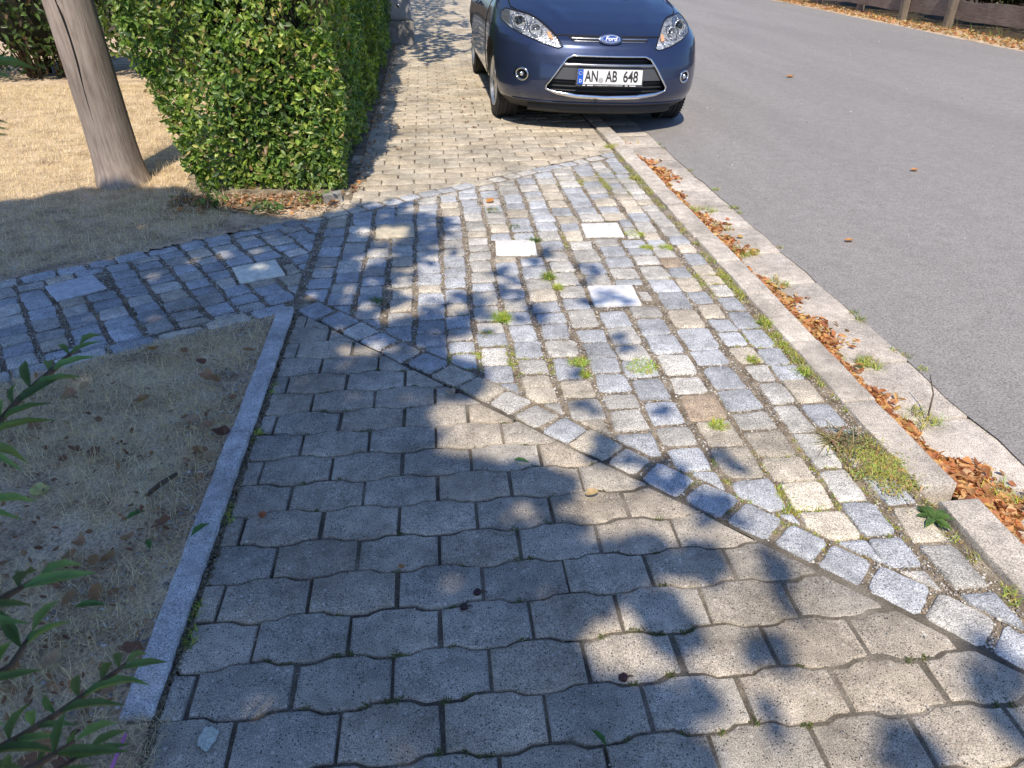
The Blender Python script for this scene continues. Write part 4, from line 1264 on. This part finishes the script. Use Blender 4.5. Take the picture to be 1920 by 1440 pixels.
body.modifiers.clear(); body.data = me
for c_ in cuts: bpy.data.objects.remove(c_)
me.polygons.foreach_set('use_smooth', np.ones(len(me.polygons), dtype=bool)); me.set_sharp_from_angle(angle=rad(38))
me.name = 'body'; body.parent = car

def on(P, off, step=.025): return [(p[0], S(p[0], p[1]) + off, p[1]) for p in dense(P, step)]
def part(name, V, F, mat, par, smooth=True): return mesh_np(name, np.array(V), F, mat, par, smooth)

# bonnet: a panel standing a few millimetres proud, its rim is the shut line
def Zof(X_, Y_):
    lo, hi = .60, 1.0099
    for _ in range(30):
        m = (lo + hi) / 2
        if S(X_, m) < Y_: lo = m
        else: hi = m
    return lo
def Xb(Y_): return float(np.interp(Y_, [.15, .22, .33, .48, .58, .68, .80, 1.1], [.405, .42, .462, .522, .575, .655, .70, .70]))
V = []; nu, nv = 41, 34
for j in range(nv):
    t = j / (nv - 1)
    for i in range(nu):
        s_ = -1 + 2 * i / (nu - 1)
        yf = S(s_ * .405, .728)
        Y_ = yf + (1.10 - yf) * t; X_ = s_ * Xb(Y_)
        ylim = S(X_, 1.009); Y_ = min(Y_, ylim)
        Z_ = Zof(X_, Y_)
        edge = min(1, min(1 - abs(s_), t * 1.5) / .06)
        cr = .007 * math.exp(-((abs(s_) - .66) / .10) ** 2)
        V.append((X_, Y_ - .004, Z_ + .004 + cr * min(1, t * 3) + .003 * edge))
F = [(j * nu + i, j * nu + i + 1, (j + 1) * nu + i + 1, (j + 1) * nu + i) for j in range(nv - 1) for i in range(nu - 1)]
bl_ = [j * nu for j in range(nv - 1, -1, -1)] + [i for i in range(1, nu)] + [j * nu + nu - 1 for j in range(1, nv)]
base = len(V); V += [(V[k][0], V[k][1] + .012, V[k][2] - .012) for k in bl_]
F += [(bl_[q], base + q, base + q + 1, bl_[q + 1]) for q in range(len(bl_) - 1)]
bon = part('bonnet', V, F, M['paint'], car)
bon.data.set_sharp_from_angle(angle=rad(40))
mb = MB(); mb.tube([(V[k][0] * 1.006, V[k][1] - .001, V[k][2] - .006) for k in bl_], .0055, 6); mb.build('shut_line', M['shut'], bon, True)

# upper slot with chrome bar, badge
gr = part('upper_slot', *patch([(-.33, .726), (-.30, .697), (-.2, .690), (.2, .690), (.30, .697), (.33, .726)], -.003), M['shut'], car)
mb = MB(); mb.tube(on([(-.30, .711), (.30, .711)], -.006, .04)[:-16], .008, 8) if False else mb.tube([(x_, S(x_, .711) - .006, .711) for x_ in np.linspace(-.31, .31, 30)], .0075, 8); mb.build('chrome_bar', M['satin'], gr, True)
mb = MB(); mb.tube([(x_, S(x_, .694) - .003, .694) for x_ in np.linspace(-.29, .29, 30)], .004, 8); mb.build('lower_trim', M['satin'], gr, True)
bd = bpy.data.objects.new('badge', None); COL.objects.link(bd); bd.parent = car; bd.location = (0, .082, .712); bd.rotation_euler.x = rad(-28)
def disc_y(a, b, th, n=48, dome=.0):
    V = [(0, -th - dome, 0)]; F = []
    for f, y_ in ((.6, -th - dome * .6), (.95, -th), (1.0, -th * .7), (1.0, .03)):
        V += [(a * f * math.cos(2 * PI * k / n), y_, b * f * math.sin(2 * PI * k / n)) for k in range(n)]
    F += [(0, 1 + (k + 1) % n, 1 + k) for k in range(n)]
    for r in range(3): F += [(1 + r * n + k, 1 + r * n + (k + 1) % n, 1 + (r + 1) * n + (k + 1) % n, 1 + (r + 1) * n + k) for k in range(n)]
    return V, F
def disc(name, a, b, th, mat, par, loc=(0, 0, 0), dome=0.0):
    o = part(name, *disc_y(a, b, th, 48, dome), mat, par); o.location = loc; o.data.set_sharp_from_angle(angle=rad(40)); return o
disc('badge_housing', .094, .043, .006, M['paint'], bd)
disc('badge_rim', .080, .034, .010, M['chrome'], bd)
disc('badge_field', .073, .028, .0125, M['badge'], bd, dome=.001)
def text(name, body_, size, mat, par, loc, sx=1.0, shear=0.0, rot=PI / 2, off=0.0, ext=.0006, align='CENTER'):
    cu = bpy.data.curves.new(name, 'FONT'); cu.body = body_; cu.size = size; cu.align_x = align; cu.align_y = 'CENTER'; cu.extrude = ext; cu.shear = shear; cu.offset = off
    tmp = bpy.data.objects.new(name + '_t', cu); COL.objects.link(tmp)
    bpy.context.view_layer.update(); dg_ = bpy.context.evaluated_depsgraph_get()
    me_ = bpy.data.meshes.new_from_object(tmp.evaluated_get(dg_)); bpy.data.objects.remove(tmp)
    me_.materials.append(mat); o = bpy.data.objects.new(name, me_); COL.objects.link(o); o.parent = par; o.location = loc; o.rotation_euler = (rot, 0, 0); o.scale = (sx, 1, 1); return o
text('badge_lettering', 'Ford', .045, M['white'], bd, (0, -.0145, -.001), 1.05, .28, PI / 2, .0009)
mb = MB(); mb.tube([(.066 * math.cos(2 * PI * k / 40), -.0130, .0245 * math.sin(2 * PI * k / 40)) for k in range(40)], .0011, 6, True); mb.build('badge_outline', M['white'], bd, True)

# lower grille
ge = bpy.data.objects.new('grille', None); COL.objects.link(ge); ge.parent = car
mb = MB()
P = on(GRILLE, -.004, .02)
R = [.0075 + .010 * max(0, min(1, (.345 - p[2]) / .03)) for p in P]
mb.tube(P, R, 10, True); mb.build('chrome_surround', M['chrome'], ge, True)
part('centre_panel', *patch([(-.425, .452), (-.44, .424), (.44, .424), (.425, .452), (.372, .530), (-.372, .530)], .014), M['greyplastic'], ge)
mb = MB(); mb.tube([(x_, S(x_, .532) + .008, .532) for x_ in np.linspace(-.365, .365, 30)], .013, 10); mb.build('satin_bar', M['satin'], ge, True)
for z_ in (.566, .405, .372, .340):
    wx_ = float(np.interp(z_, [.30, .325, .345, .375, .44, .515, .577, .597], [.1, .40, .47, .48, .43, .38, .33, .28]))
    mb = MB(); mb.tube([(x_, S(x_, z_) + .035, z_) for x_ in np.linspace(-wx_, wx_, 26)], .0065, 6); mb.build('slat', M['plastic'], ge, True)
# number plate
npl = bpy.data.objects.new('number_plate', None); COL.objects.link(npl); npl.parent = car; npl.location = (.003, .006, .449); npl.rotation_euler.x = rad(-3)
def flat_box(name, c, d, mat, par, bv=.003):
    return bevel_box(name, c, d, mat, par, bv)
flat_box('plate_holder', (0, 0, -.002), (.535, .016, .132), M['greyplastic'], npl, .005)
flat_box('plate', (0, -.010, .004), (.515, .006, .108), M['white'], npl, .002)
flat_box('country_band', (-.236, -.0138, .004), (.043, .0022, .107), M['eublue'], npl, .0005)
text('country_letter', 'D', .034, M['white'], npl, (-.236, -.0158, -.026), .85, 0, PI / 2, .0006)
mb = MB(); yel = simple('star_pale', (.75, .70, .35), .4)
for k in range(12):
    a = 2 * PI * k / 12; mb.box((-.236 + .0125 * math.cos(a), -.0158, .031 + .0125 * math.sin(a)), (.0036, .001, .0036), 0)
mb.build('stars', yel, npl)
text('plate_letters', 'AN', .112, M['ink'], npl, (-.148, -.0136, .004), 0.66, 0, PI / 2, .0024)
text('plate_letters', 'AB', .112, M['ink'], npl, (.010, -.0136, .004), 0.66, 0, PI / 2, .0024)
text('plate_letters', '648', .112, M['ink'], npl, (.163, -.0136, .004), 0.72, 0, PI / 2, .0024)
disc('plate_seal', .021, .021, .0005, M['seal'], npl, (-.073, -.0136, -.020))
flat_box('dealer_strip', (0, -.0088, -.058), (.40, .002, .010), M['plastic'], npl, .0004)
text('dealer_lettering', 'HAUS & PARTNER', .011, M['white'], npl, (-.01, -.0105, -.058), 1.4) if False else None
mb = MB()
for x_, w_ in ((-.205, .022), (-.155, .05), (.135, .022), (.185, .05)): mb.box((x_, -.0105, -.058), (w_, .0012, .007))
xx = -.115
while xx < .11:
    w_ = random.uniform(.004, .008); mb.box((xx, -.0105, -.058), (w_, .0012, random.uniform(.004, .0065))); xx += w_ + .0035
mb.build('dealer_marks', M['white'], npl)

# lamps
for sg in (1, -1):
    L_ = LAMP if sg > 0 else mirror(LAMP)
    h_ = bpy.data.objects.new('headlight', None); COL.objects.link(h_); h_.parent = car
    part('lens', *patch(L_, -.004), M['lens'], h_)
    mb = MB(); mb.tube(on(L_, -.003, .02), .0038, 6, True); mb.build('seal_rim', M['shut'], h_, True)
    def bowl(x_, z_, r_, dy=.02):
        mb = MB(); n = 28
        prof = [(-.02, r_), (-.024, r_ * .93), (.0, r_ * .8), (.018, r_ * .45), (.022, r_ * .2)]
        y_ = S(x_, z_) + dy - .008; V = []; F = []
        for d_, rr in prof: V += [(x_ + rr * math.cos(2 * PI * k / n), y_ + d_ + .5 * rr * abs(math.cos(2 * PI * k / n)) * math.copysign(1, math.cos(2 * PI * k / n)) * sg * .9, z_ + rr * math.sin(2 * PI * k / n)) for k in range(n)]
        for i in range(4): F += [(i * n + k, i * n + (k + 1) % n, (i + 1) * n + (k + 1) % n, (i + 1) * n + k) for k in range(n)]
        mb.add(V, F); return mb
    bowl(sg * .665, .782, .056).build('main_reflector', M['reflector'], h_, True)
    o = disc('projector', .027, .027, .012, M['window'], h_, (sg * .665, S(.665, .782) + .012, .782), .012)
    bowl(sg * .555, .748, .045).build('side_reflector', M['reflector'], h_, True)
    disc('bulb', .013, .013, .012, M['satin'], h_, (sg * .555, S(.555, .748) + .016, .748), .008)
    for xr, zr, rr, oy in ((.665, .782, .044, .006), (.665, .782, .060, .004), (.555, .748, .046, .010)):
        mb = MB(); mb.tube([(sg * (xr + rr * math.cos(2 * PI * k / 30)), S(xr + rr * math.cos(2 * PI * k / 30), zr + rr * .9 * math.sin(2 * PI * k / 30)) + oy, zr + rr * .9 * math.sin(2 * PI * k / 30)) for k in range(30)], .0045, 6, True)
        mb.build('bezel_ring', M['satin'], h_, True)
    part('dark_corner', *patch([(sg * a, b) for a, b in ([(.735, .765), (.785, .795), (.772, .834), (.742, .855), (.715, .845)] if sg > 0 else [(.735, .765), (.715, .845), (.742, .855), (.772, .834), (.785, .795)])], .012), M['greyplastic'], h_)  # dark bluish glass at the lamp's outer corner, laid in as a grey patch
    part('indicator', *patch([(sg * a, b) for a, b in ([(.432, .695), (.468, .703), (.468, .745), (.448, .738)] if sg > 0 else [(.432, .695), (.448, .738), (.468, .745), (.468, .703)])], .018), M['amber'], h_)
    f_ = bpy.data.objects.new('fog_lamp', None); COL.objects.link(f_); f_.parent = car
    x_ = sg * .667; n = 36
    mb = MB(); mb.tube([(x_ + .043 * math.cos(2 * PI * k / n), S(x_ + .043 * math.cos(2 * PI * k / n), .44) + .004, .44 + .043 * math.sin(2 * PI * k / n)) for k in range(n)], .0085, 8, True); mb.build('chrome_ring', M['chrome'], f_, True)
    part('fog_lens', *patch([(x_ + .038 * math.cos(2 * PI * k / 20), .44 + .038 * math.sin(2 * PI * k / 20)) for k in range(20)], .016, .02), M['window'], f_)
    disc('fog_bulb', .016, .016, .004, M['chrome'], f_, (x_, S(x_, .44) + .006, .44), .004)

# lower edge crease and lip
mb = MB(); mb.tube([(x_, S(x_, .243) - .004, .243) for x_ in np.linspace(-.72, .72, 50)], .006, 8); mb.build('bumper_crease', M['paint'], car, True)
part('chin_spoiler', [(x_, S(x_, .21) + o_, z_) for x_ in np.linspace(-.6, .6, 40) for o_, z_ in ((.0, .215), (-.012, .175), (.03, .150), (.05, .165))], [(i * 4 + k, i * 4 + k + 1, i * 4 + 5 + k, i * 4 + 4 + k) for i in range(39) for k in range(3)], M['plastic'], car)

# wheels
for wx, wy in WH:
    sg = 1 if wx > 0 else -1
    w_ = bpy.data.objects.new('wheel', None); COL.objects.link(w_); w_.parent = car
    w_.location = (wx, wy, .290)
    if wy < 1: w_.rotation_euler.z = rad(3)
    mb = MB(); hw = .096
    prof = [(-hw * .8, .20), (-hw, .225), (-hw, .262), (-hw * .86, .284), (-hw * .6, .2905)]
    for gx in (-.4, 0, .4): prof += [(hw * (gx - .06), .2905), (hw * (gx - .04), .284), (hw * (gx + .04), .284), (hw * (gx + .06), .2905)]
    prof += [(hw * .6, .2905), (hw * .86, .284), (hw, .262), (hw, .225), (hw * .8, .20)]
    mb.lathe_x(prof, (0, 0, 0), 64)
    ty = mb.build('tyre', M['rubber'], w_, True, angle=30)
    mb = MB()
    for k in range(60):                                    # tread blocks on the shoulders
        a = 2 * PI * k / 60
        for s2 in (-.78, .78): 
            mb.box((hw * s2, .2875 * math.cos(a), .2875 * math.sin(a)), (.022, .012, .012))
    tr_ = mb.build('tread', M['rubber'], ty)
    mb = MB()
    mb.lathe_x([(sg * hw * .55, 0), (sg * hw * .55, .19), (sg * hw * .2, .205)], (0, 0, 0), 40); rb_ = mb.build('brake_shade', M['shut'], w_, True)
    mb = MB(); mb.lathe_x([(sg * hw * .80, .206), (sg * hw * .98, .205), (sg * hw * .98, .196), (sg * hw * .72, .184)], (0, 0, 0), 48)
    mb.lathe_x([(sg * hw * .60, .062), (sg * hw * .84, .052), (sg * hw * .88, .0)], (0, 0, 0), 28)
    for k in range(8):
        a = 2 * PI * k / 8; ca, sa = math.cos(a), math.sin(a)
        V = []
        for r_, hw_, xo in ((.045, .020, .80), (.12, .024, .80), (.195, .034, .74)):
            for s2, xi in ((-1, .58), (-.8, xo), (.8, xo), (1, .58)):
                V.append((sg * hw * xi, r_ * ca - s2 * hw_ * sa, r_ * sa + s2 * hw_ * ca))
        F = [(i * 4 + q, i * 4 + q + 1, i * 4 + 5 + q, i * 4 + 4 + q) for i in range(2) for q in range(3)]
        mb.add(V, F)
    mb.build('rim', M['rim'], w_, False, angle=30)

# cabin, doors, mirrors
V = []; F = []; CZs = [(.985, 1.06, 3.70, .725), (1.10, 1.24, 3.62, .69), (1.25, 1.50, 3.48, .64), (1.38, 1.74, 3.32, .59), (1.44, 1.92, 3.20, .56), (1.475, 2.2, 3.0, .50)]
nn = 24
for z_, yf, yb, w in CZs:
    R = []
    for i in range(nn + 1): a = -PI / 2 + PI * i / nn; R.append((w * math.copysign(abs(math.sin(a)) ** .55, math.sin(a)), yf + .28 * (1 - max(0, math.cos(a)) ** .55)))
    for i in range(nn + 1): a = PI / 2 - PI * i / nn; R.append((w * math.copysign(abs(math.sin(a)) ** .5, math.sin(a)), yb - .2 * (1 - max(0, math.cos(a)) ** .5)))
    V += [(a, b, z_) for a, b in R]
m_ = 2 * nn + 2
for i in range(len(CZs) - 1): F += [(i * m_ + k, i * m_ + (k + 1) % m_, (i + 1) * m_ + (k + 1) % m_, (i + 1) * m_ + k) for k in range(m_)]
F.append(tuple((len(CZs) - 1) * m_ + k for k in range(m_)))
cab = part('cabin_glass', V, F[:-1], M['window'], car)
cab.data.set_sharp_from_angle(angle=rad(50))
part('roof', V[-2 * m_:], [(k, (k + 1) % m_, m_ + (k + 1) % m_, m_ + k) for k in range(m_)] + [tuple(m_ + k for k in range(m_))], M['paint'], car).location.z = .006
for sg in (1, -1):
    mb = MB(); mb.tube([(sg * .722, 1.36, .99), (sg * .66, 1.60, 1.26), (sg * .585, 1.86, 1.43), (sg * .53, 2.1, 1.47)], .032, 8); mb.build('windscreen_pillar', M['paint'], car, True)
    V = []; F = []
    ny_, nz_ = 16, 20
    for j in range(nz_):
        z_ = .27 + .70 * j / (nz_ - 1)
        for i in range(ny_):
            y_ = 1.36 + 1.15 * i / (ny_ - 1); w = Wid(z_) - .012 * math.exp(-((y_ - 2.05) / .5) ** 2) * math.exp(-((z_ - .45) / .15) ** 2)
            w += .016 * math.exp(-((y_ - .83) / .34) ** 2) * math.exp(-((z_ - .5) / .25) ** 2)
            V.append((sg * (w + .004), y_, z_))
    F = [(j * ny_ + i, j * ny_ + i + 1, (j + 1) * ny_ + i + 1, (j + 1) * ny_ + i) for j in range(nz_ - 1) for i in range(ny_ - 1)]
    d_ = part('door', V, F, M['paint'], car)
    rimi = [j * ny_ for j in range(nz_ - 1, -1, -1)] + [i for i in range(1, ny_)] + [j * ny_ + ny_ - 1 for j in range(1, nz_)]
    mb = MB(); mb.tube([(V[k][0] - sg * .003, V[k][1], V[k][2]) for k in rimi], .004, 6); mb.build('shut_line', M['shut'], d_, True)
    mb = MB(); mb.tube([(sg * .853, 2.20, .80), (sg * .872, 2.24, .805), (sg * .872, 2.36, .81), (sg * .853, 2.40, .81)], .012, 8); mb.build('handle', M['paint'], d_, True)
    mm = bpy.data.objects.new('wing_mirror', None); COL.objects.link(mm); mm.parent = car
    bm = bmesh.new(); bmesh.ops.create_uvsphere(bm, u_segments=24, v_segments=14, radius=1)
    for v in bm.verts: v.co = Vector((sg * .90 + v.co.x * .105, 1.50 + v.co.y * (.09 if v.co.y < 0 else .02), 1.03 + v.co.z * .075))
    me_ = bpy.data.meshes.new('mirror_shell'); bm.to_mesh(me_); bm.free(); me_.materials.append(M['paint'])
    for p in me_.polygons: p.use_smooth = True
    o = bpy.data.objects.new('mirror_shell', me_); COL.objects.link(o); o.parent = mm
    mb = MB(); mb.tube([(sg * .72, 1.50, .97), (sg * .84, 1.50, 1.0)], [.03, .022], 8); mb.build('mirror_arm', M['plastic'], mm, True)
mb = MB(); mb.box((0, 2.0, .17), (1.2, 3.0, .05)); mb.build('underbody', M['shut'], car)

# ------------------------------------------------------------------ shade tree behind the viewer: crown placed where its shade falls
def at(px, py, z=0.0):
    u_, v_ = px - 960, py - 720
    dn = F_PX * math.sin(TH) + v_ * math.cos(TH); fw = F_PX * math.cos(TH) - v_ * math.sin(TH)
    t = (CAM_H - z) / dn; X_, Y_ = u_ * t, fw * t; cy, sy = math.cos(YAW), math.sin(YAW)
    return (X_ * cy + Y_ * sy, Y_ * cy - X_ * sy)
SHADE = [(-400, 415), (-120, 395), (60, 372), (175, 348), (262, 352), (335, 352), (420, 392), (560, 412), (640, 402), (700, 384), (780, 386), (826, 418), (832, 462), (795, 482), (765, 505), (738, 535),
         (735, 570), (785, 582), (840, 560), (885, 555), (880, 605), (825, 640), (820, 668), (905, 690), (920, 728), (860, 742), (815, 748), (800, 790), (830, 815), (815, 850), (900, 868), (1010, 878), (1085, 905),
         (1060, 960), (1105, 1040), (1230, 1010), (1262, 1050), (1190, 1110), (1110, 1150), (1068, 1200), (1085, 1262), (1180, 1290), (1245, 1325), (1335, 1440), (1420, 1700), (-900, 1900), (-900, 600)]
SHADE_W = [at(*p) for p in SHADE]
LIGHT = [(651, 684, 26, 13), (711, 684, 16, 9), (771, 747, 30, 15), (655, 744, 18, 8), (634, 1061, 14, 16), (600, 1207, 16, 22), (419, 478, 26, 10), (361, 489, 22, 10), (288, 515, 18, 9), (485, 504, 30, 7), (295, 598, 22, 10),
         (985, 962, 55, 28), (890, 925, 30, 14), (1020, 1010, 35, 14), (835, 878, 24, 12), (930, 1010, 25, 12), (870, 1235, 22, 14), (1010, 1105, 40, 20), (590, 555, 18, 8), (530, 545, 16, 8), (700, 640, 18, 9), (860, 1090, 22, 12), (690, 478, 16, 8), (960, 1150, 26, 14), (480, 470, 18, 8)]
DARK = [(1300, 1050, 58, 34), (1245, 1165, 52, 62), (1445, 1226, 62, 24), (1474, 1105, 20, 70), (1280, 1312, 80, 36), (1422, 1325, 16, 26), (1482, 1375, 24, 28), (1715, 1412, 55, 40), (1905, 1360, 32, 100), (1140, 848, 42, 24), (1345, 960, 50, 30), (1880, 1240, 26, 40), (1240, 890, 50, 26)]
FAINT = [(950, 530, 30, 40), (1012, 475, 24, 22), (1100, 512, 26, 18), (1140, 562, 46, 14), (1000, 590, 36, 16), (1170, 640, 34, 20), (1060, 700, 40, 16), (905, 600, 26, 26), (1360, 865, 28, 20), (1250, 760, 26, 16), (1110, 760, 26, 14)]
def crown(n, x0, x1, y0, y1, mask, zfun, leaf, parent, base, pal, name='crown'):
    X_ = RNG.uniform(x0, x1, n); Y_ = RNG.uniform(y0, y1, n)
    k = mask(X_, Y_); X_, Y_ = X_[k], Y_[k]; n = len(X_)
    z = zfun(X_, Y_) + RNG.normal(0, .14, n)
    Pp = np.stack([X_ - SHX * COT * z, Y_ - SHY * COT * z, z], 1)
    nr = np.tile([[-SHX, -SHY, 1.2]], (n, 1)) + RNG.normal(0, .5, (n, 3))
    s = RNG.uniform(leaf * .75, leaf * 1.25, n); pal = np.array(pal); c = pal[RNG.integers(0, len(pal), n)] * RNG.uniform(.7, 1.2, (n, 1))
    tv, tf = leaf_template(.15, .15, 1.25)
    V, F, cc = scatter(tv, tf, Pp - np.array(base), frames(nr), s, c)
    mesh_np(name, V, F, M['crown_leaf'], parent, True, cc)
    return Pp
def ell(X_, Y_, L, grow=1.0):
    r = np.zeros(len(X_), bool)
    for px, py, a, b in L:
        c = at(px, py); e1 = at(px + a, py); e2 = at(px, py - b)
        ex = math.hypot(e1[0] - c[0], e1[1] - c[1]); ey = math.hypot(e2[0] - c[0], e2[1] - c[1])
        r |= ((X_ - c[0]) / ex) ** 2 + ((Y_ - c[1]) / ey) ** 2 < grow
    return r
def mask_main(X_, Y_):
    n = len(X_)
    soft = .012 + .05 * np.clip((Y_ - 2.3) / 1.2, 0, 1) * (X_ > -.75)
    jx, jy = X_ + RNG.normal(0, 1, n) * soft, Y_ + RNG.normal(0, 1, n) * soft
    a = inpoly(jx, jy, SHADE_W) & ~ell(X_ + RNG.normal(0, .012, n), Y_ + RNG.normal(0, .012, n), LIGHT, .75)
    thin = (X_ > -.45) & (Y_ > 2.5)
    a &= ~thin | ((vnoise(np.stack([X_, Y_], 1), 7.0, 61) > -.35) & (RNG.uniform(0, 1, n) < .55))
    d = ell(X_, Y_, DARK) & (RNG.uniform(0, 1, len(X_)) < .55)
    f = ell(X_, Y_, FAINT) & (RNG.uniform(0, 1, len(X_)) < .16)
    return a | d | f
tb = (-2.4, -2.7, 0)
tree = empty('shade_tree', 'broad leafed tree behind the viewer whose crown dapples the paving', 'tree', tb)
zf = lambda X_, Y_: 3.5 + .45 * vnoise(np.stack([X_, Y_], 1), 1.3, 41) + .15 * np.clip(-X_ - 1, 0, 3)
PP = crown(70000, -4.2, 1.9, -.4, 4.9, mask_main, zf, .085, tree, tb, PRIVET)
mb = MB()
mb.tube([(0, 0, -.1), (.03, .05, .8), (.08, .15, 1.8), (.2, .4, 2.8), (.3, .6, 3.5)], [.17, .14, .12, .10, .07], 12); mb.build('trunk', M['bark'], tree, True)
mb = MB(); sel = PP[RNG.integers(0, len(PP), 46)]
for p in sel:
    q = Vector(p) - Vector(tb); a = Vector((.15, .3, 2.5)); m_ = a.lerp(q, .55) + Vector((0, 0, .12))
    mb.tube([a, m_, q], [.035, .018, .005], 6)
mb.build('limbs', M['bark'], tree, True)
# tree behind the hedge that shades the far footpath
FAR = [at(*p) for p in ((690, 60), (760, 90), (800, 122), (850, 104), (905, 86), (900, 70), (870, 55), (885, 40), (850, 22), (860, 5))] + [(.2, 26), (-2.2, 26), (-2.2, 9)]
def mask_far(X_, Y_): return inpoly(X_, Y_, FAR) & (vnoise(np.stack([X_ * 1.0, Y_ * .55], 1), 3.0, 55) > -.25 - .9 * (X_ < 0))
tb2 = (-2.5, 10.6, 0)
tree2 = empty('garden_tree', 'leafy tree behind the hedge shading the far footpath', 'tree', tb2)
PP2 = crown(9000, -2.2, 1.1, 9, 24, mask_far, lambda X_, Y_: 2.7 + .4 * vnoise(np.stack([X_, Y_], 1), 1.0, 43), .13, tree2, tb2, PRIVET)
mb = MB(); mb.tube([(0, 0, -.1), (.05, .1, 1.2), (.2, .4, 2.4), (.4, .9, 2.9)], [.15, .12, .09, .05], 10); mb.build('trunk', M['bark'], tree2, True)
mb = MB()
for p in PP2[RNG.integers(0, len(PP2), 22)]:
    q = Vector(p) - Vector(tb2); a = Vector((.15, .3, 2.0)); mb.tube([a, a.lerp(q, .5) + Vector((0, 0, .1)), q], [.03, .016, .005], 6)
mb.build('limbs', M['bark'], tree2, True)

# ------------------------------------------------------------------ foreground shrub at the left
sb = (-.78, .25, 0)
shrub = empty('shrub', 'willow-leaved green shrub reaching in from the lower left edge', 'shrub', sb)
sprays = [[(-.464, .641, .931), (-.447, .703, .947), (-.433, .765, .95), (-.426, .807, .952)],
 [(-.44, .35, .80), (-.416, .382, .789), (-.392, .438, .755), (-.380, .484, .728), (-.362, .536, .706), (-.358, .556, .697)],
 [(-.40, .36, .95), (-.358, .404, .946), (-.347, .43, .93), (-.336, .461, .92)],
 [(-.394, .501, 1.025), (-.383, .520, 1.01)],
 [(-.40, .36, .885), (-.373, .385, .879), (-.356, .421, .866), (-.355, .455, .866)],
 [(-.40, .33, .82), (-.363, .35, .818), (-.344, .378, .797), (-.328, .409, .782)],
 [(-.372, .55, 1.23), (-.360, .583, 1.237), (-.352, .605, 1.24)],
 [(-.352, .60, 1.272), (-.338, .628, 1.276)],
 [(-.40, .46, .985), (-.380, .492, .972)],
 [(-.44, .36, .72), (-.40, .42, .70), (-.37, .47, .68)]]
tv, tf = leaf_template(.25, .30, .40)
Pp, Nr, Sp, Sz = [], [], [], []
mb = MB()
for si, spz in enumerate(sprays):
    pts = [Vector(p) - Vector(sb) for p in spz]
    mb.tube([Vector((random.uniform(-.03, .03), random.uniform(-.03, .03), 0)), (pts[0] * .5 + Vector((-.06, -.03, .12)))] + pts, [.007, .005] + [.0032] * (len(pts) - 1) + [.0015], 7)
    for i in range(len(pts) - 1):
        a, b = pts[i], pts[i + 1]; d = (b - a).normalized(); L = (b - a).length
        m_ = max(1, int(L / .022))
        for k in range(m_):
            p = a.lerp(b, (k + .5) / m_)
            for sd in (1, -1):
                side = d.cross(Vector((0, 0, 1))).normalized() * sd
                dirv = (d * random.uniform(.5, 1.0) + side * random.uniform(.4, .9) + Vector((0, 0, random.uniform(-.05, .4)))).normalized()
                ln = random.uniform(.034, .060)
                Pp.append(p + dirv * ln * .5); Sp.append(dirv); Sz.append(ln)
                Nr.append(Vector((random.uniform(-.5, .5), random.uniform(-.6, .2), 1)))
    d = (pts[-1] - pts[-2]).normalized(); ln = random.uniform(.045, .06)
    Pp.append(pts[-1] + d * ln * .5); Sp.append(d); Sz.append(ln); Nr.append(Vector((.2, -.3, 1)))
mb.build('stems', M['twig'], shrub, True)
Sp = np.array([tuple(v) for v in Sp]); Nr = np.array([tuple(v) for v in Nr])
Nr = Nr - (Nr * Sp).sum(1, keepdims=True) * Sp
V, F, c = scatter(tv, tf, np.array([tuple(v) for v in Pp]), frames(Nr, Sp), np.array(Sz), np.array([[.10, .20, .075]]) * RNG.uniform(.6, 1.5, (len(Pp), 1)) + RNG.uniform(0, .02, (len(Pp), 1)) * np.array([[1, 1, .2]]))
mesh_np('foliage', V, F, M['shrub_leaf'], shrub, True, c)

# ------------------------------------------------------------------ light, sky, camera
w = bpy.data.worlds.new('World'); SC.world = w; w.use_nodes = True
nt = w.node_tree; bg = nt.nodes['Background']
sky = nt.nodes.new('ShaderNodeTexSky'); sky.sky_type = 'NISHITA'; sky.sun_disc = False
sky.sun_elevation = SUN_EL; sky.sun_rotation = PI + SUN_AZ
sky.air_density = 1.1; sky.dust_density = 1.0; sky.ozone_density = 1.2
nt.links.new(mix(nt, sky.outputs[0], (.76, .97, 1.36), 1.0, 'MULTIPLY'), bg.inputs[0]); bg.inputs[1].default_value = .11
ld = bpy.data.lights.new('sun', 'SUN'); ld.energy = 5.0; ld.angle = rad(.7); ld.color = (1.0, .89, .73)
lo = bpy.data.objects.new('sun', ld); COL.objects.link(lo)
d = Vector((SHX * math.cos(SUN_EL), SHY * math.cos(SUN_EL), -math.sin(SUN_EL)))
lo.rotation_euler = d.to_track_quat('-Z', 'Y').to_euler(); lo.location = (0, -5, 10)

cd = bpy.data.cameras.new('camera'); co = bpy.data.objects.new('camera', cd); COL.objects.link(co)
cd.sensor_fit = 'HORIZONTAL'; cd.sensor_width = 36; cd.lens = 36 * F_PX / 1920; cd.clip_start = .02; cd.clip_end = 2000
co.location = (0, 0, CAM_H); co.rotation_euler = (PI / 2 - TH, 0, -YAW)
cd.dof.use_dof = True; cd.dof.focus_distance = 2.6; cd.dof.aperture_fstop = 12.0
SC.camera = co
SC.render.engine = 'CYCLES'
SC.view_settings.view_transform = 'Standard'; SC.view_settings.look = 'None'; SC.view_settings.exposure = 0; SC.view_settings.gamma = 1
SC.render.resolution_x, SC.render.resolution_y = 1024, 768
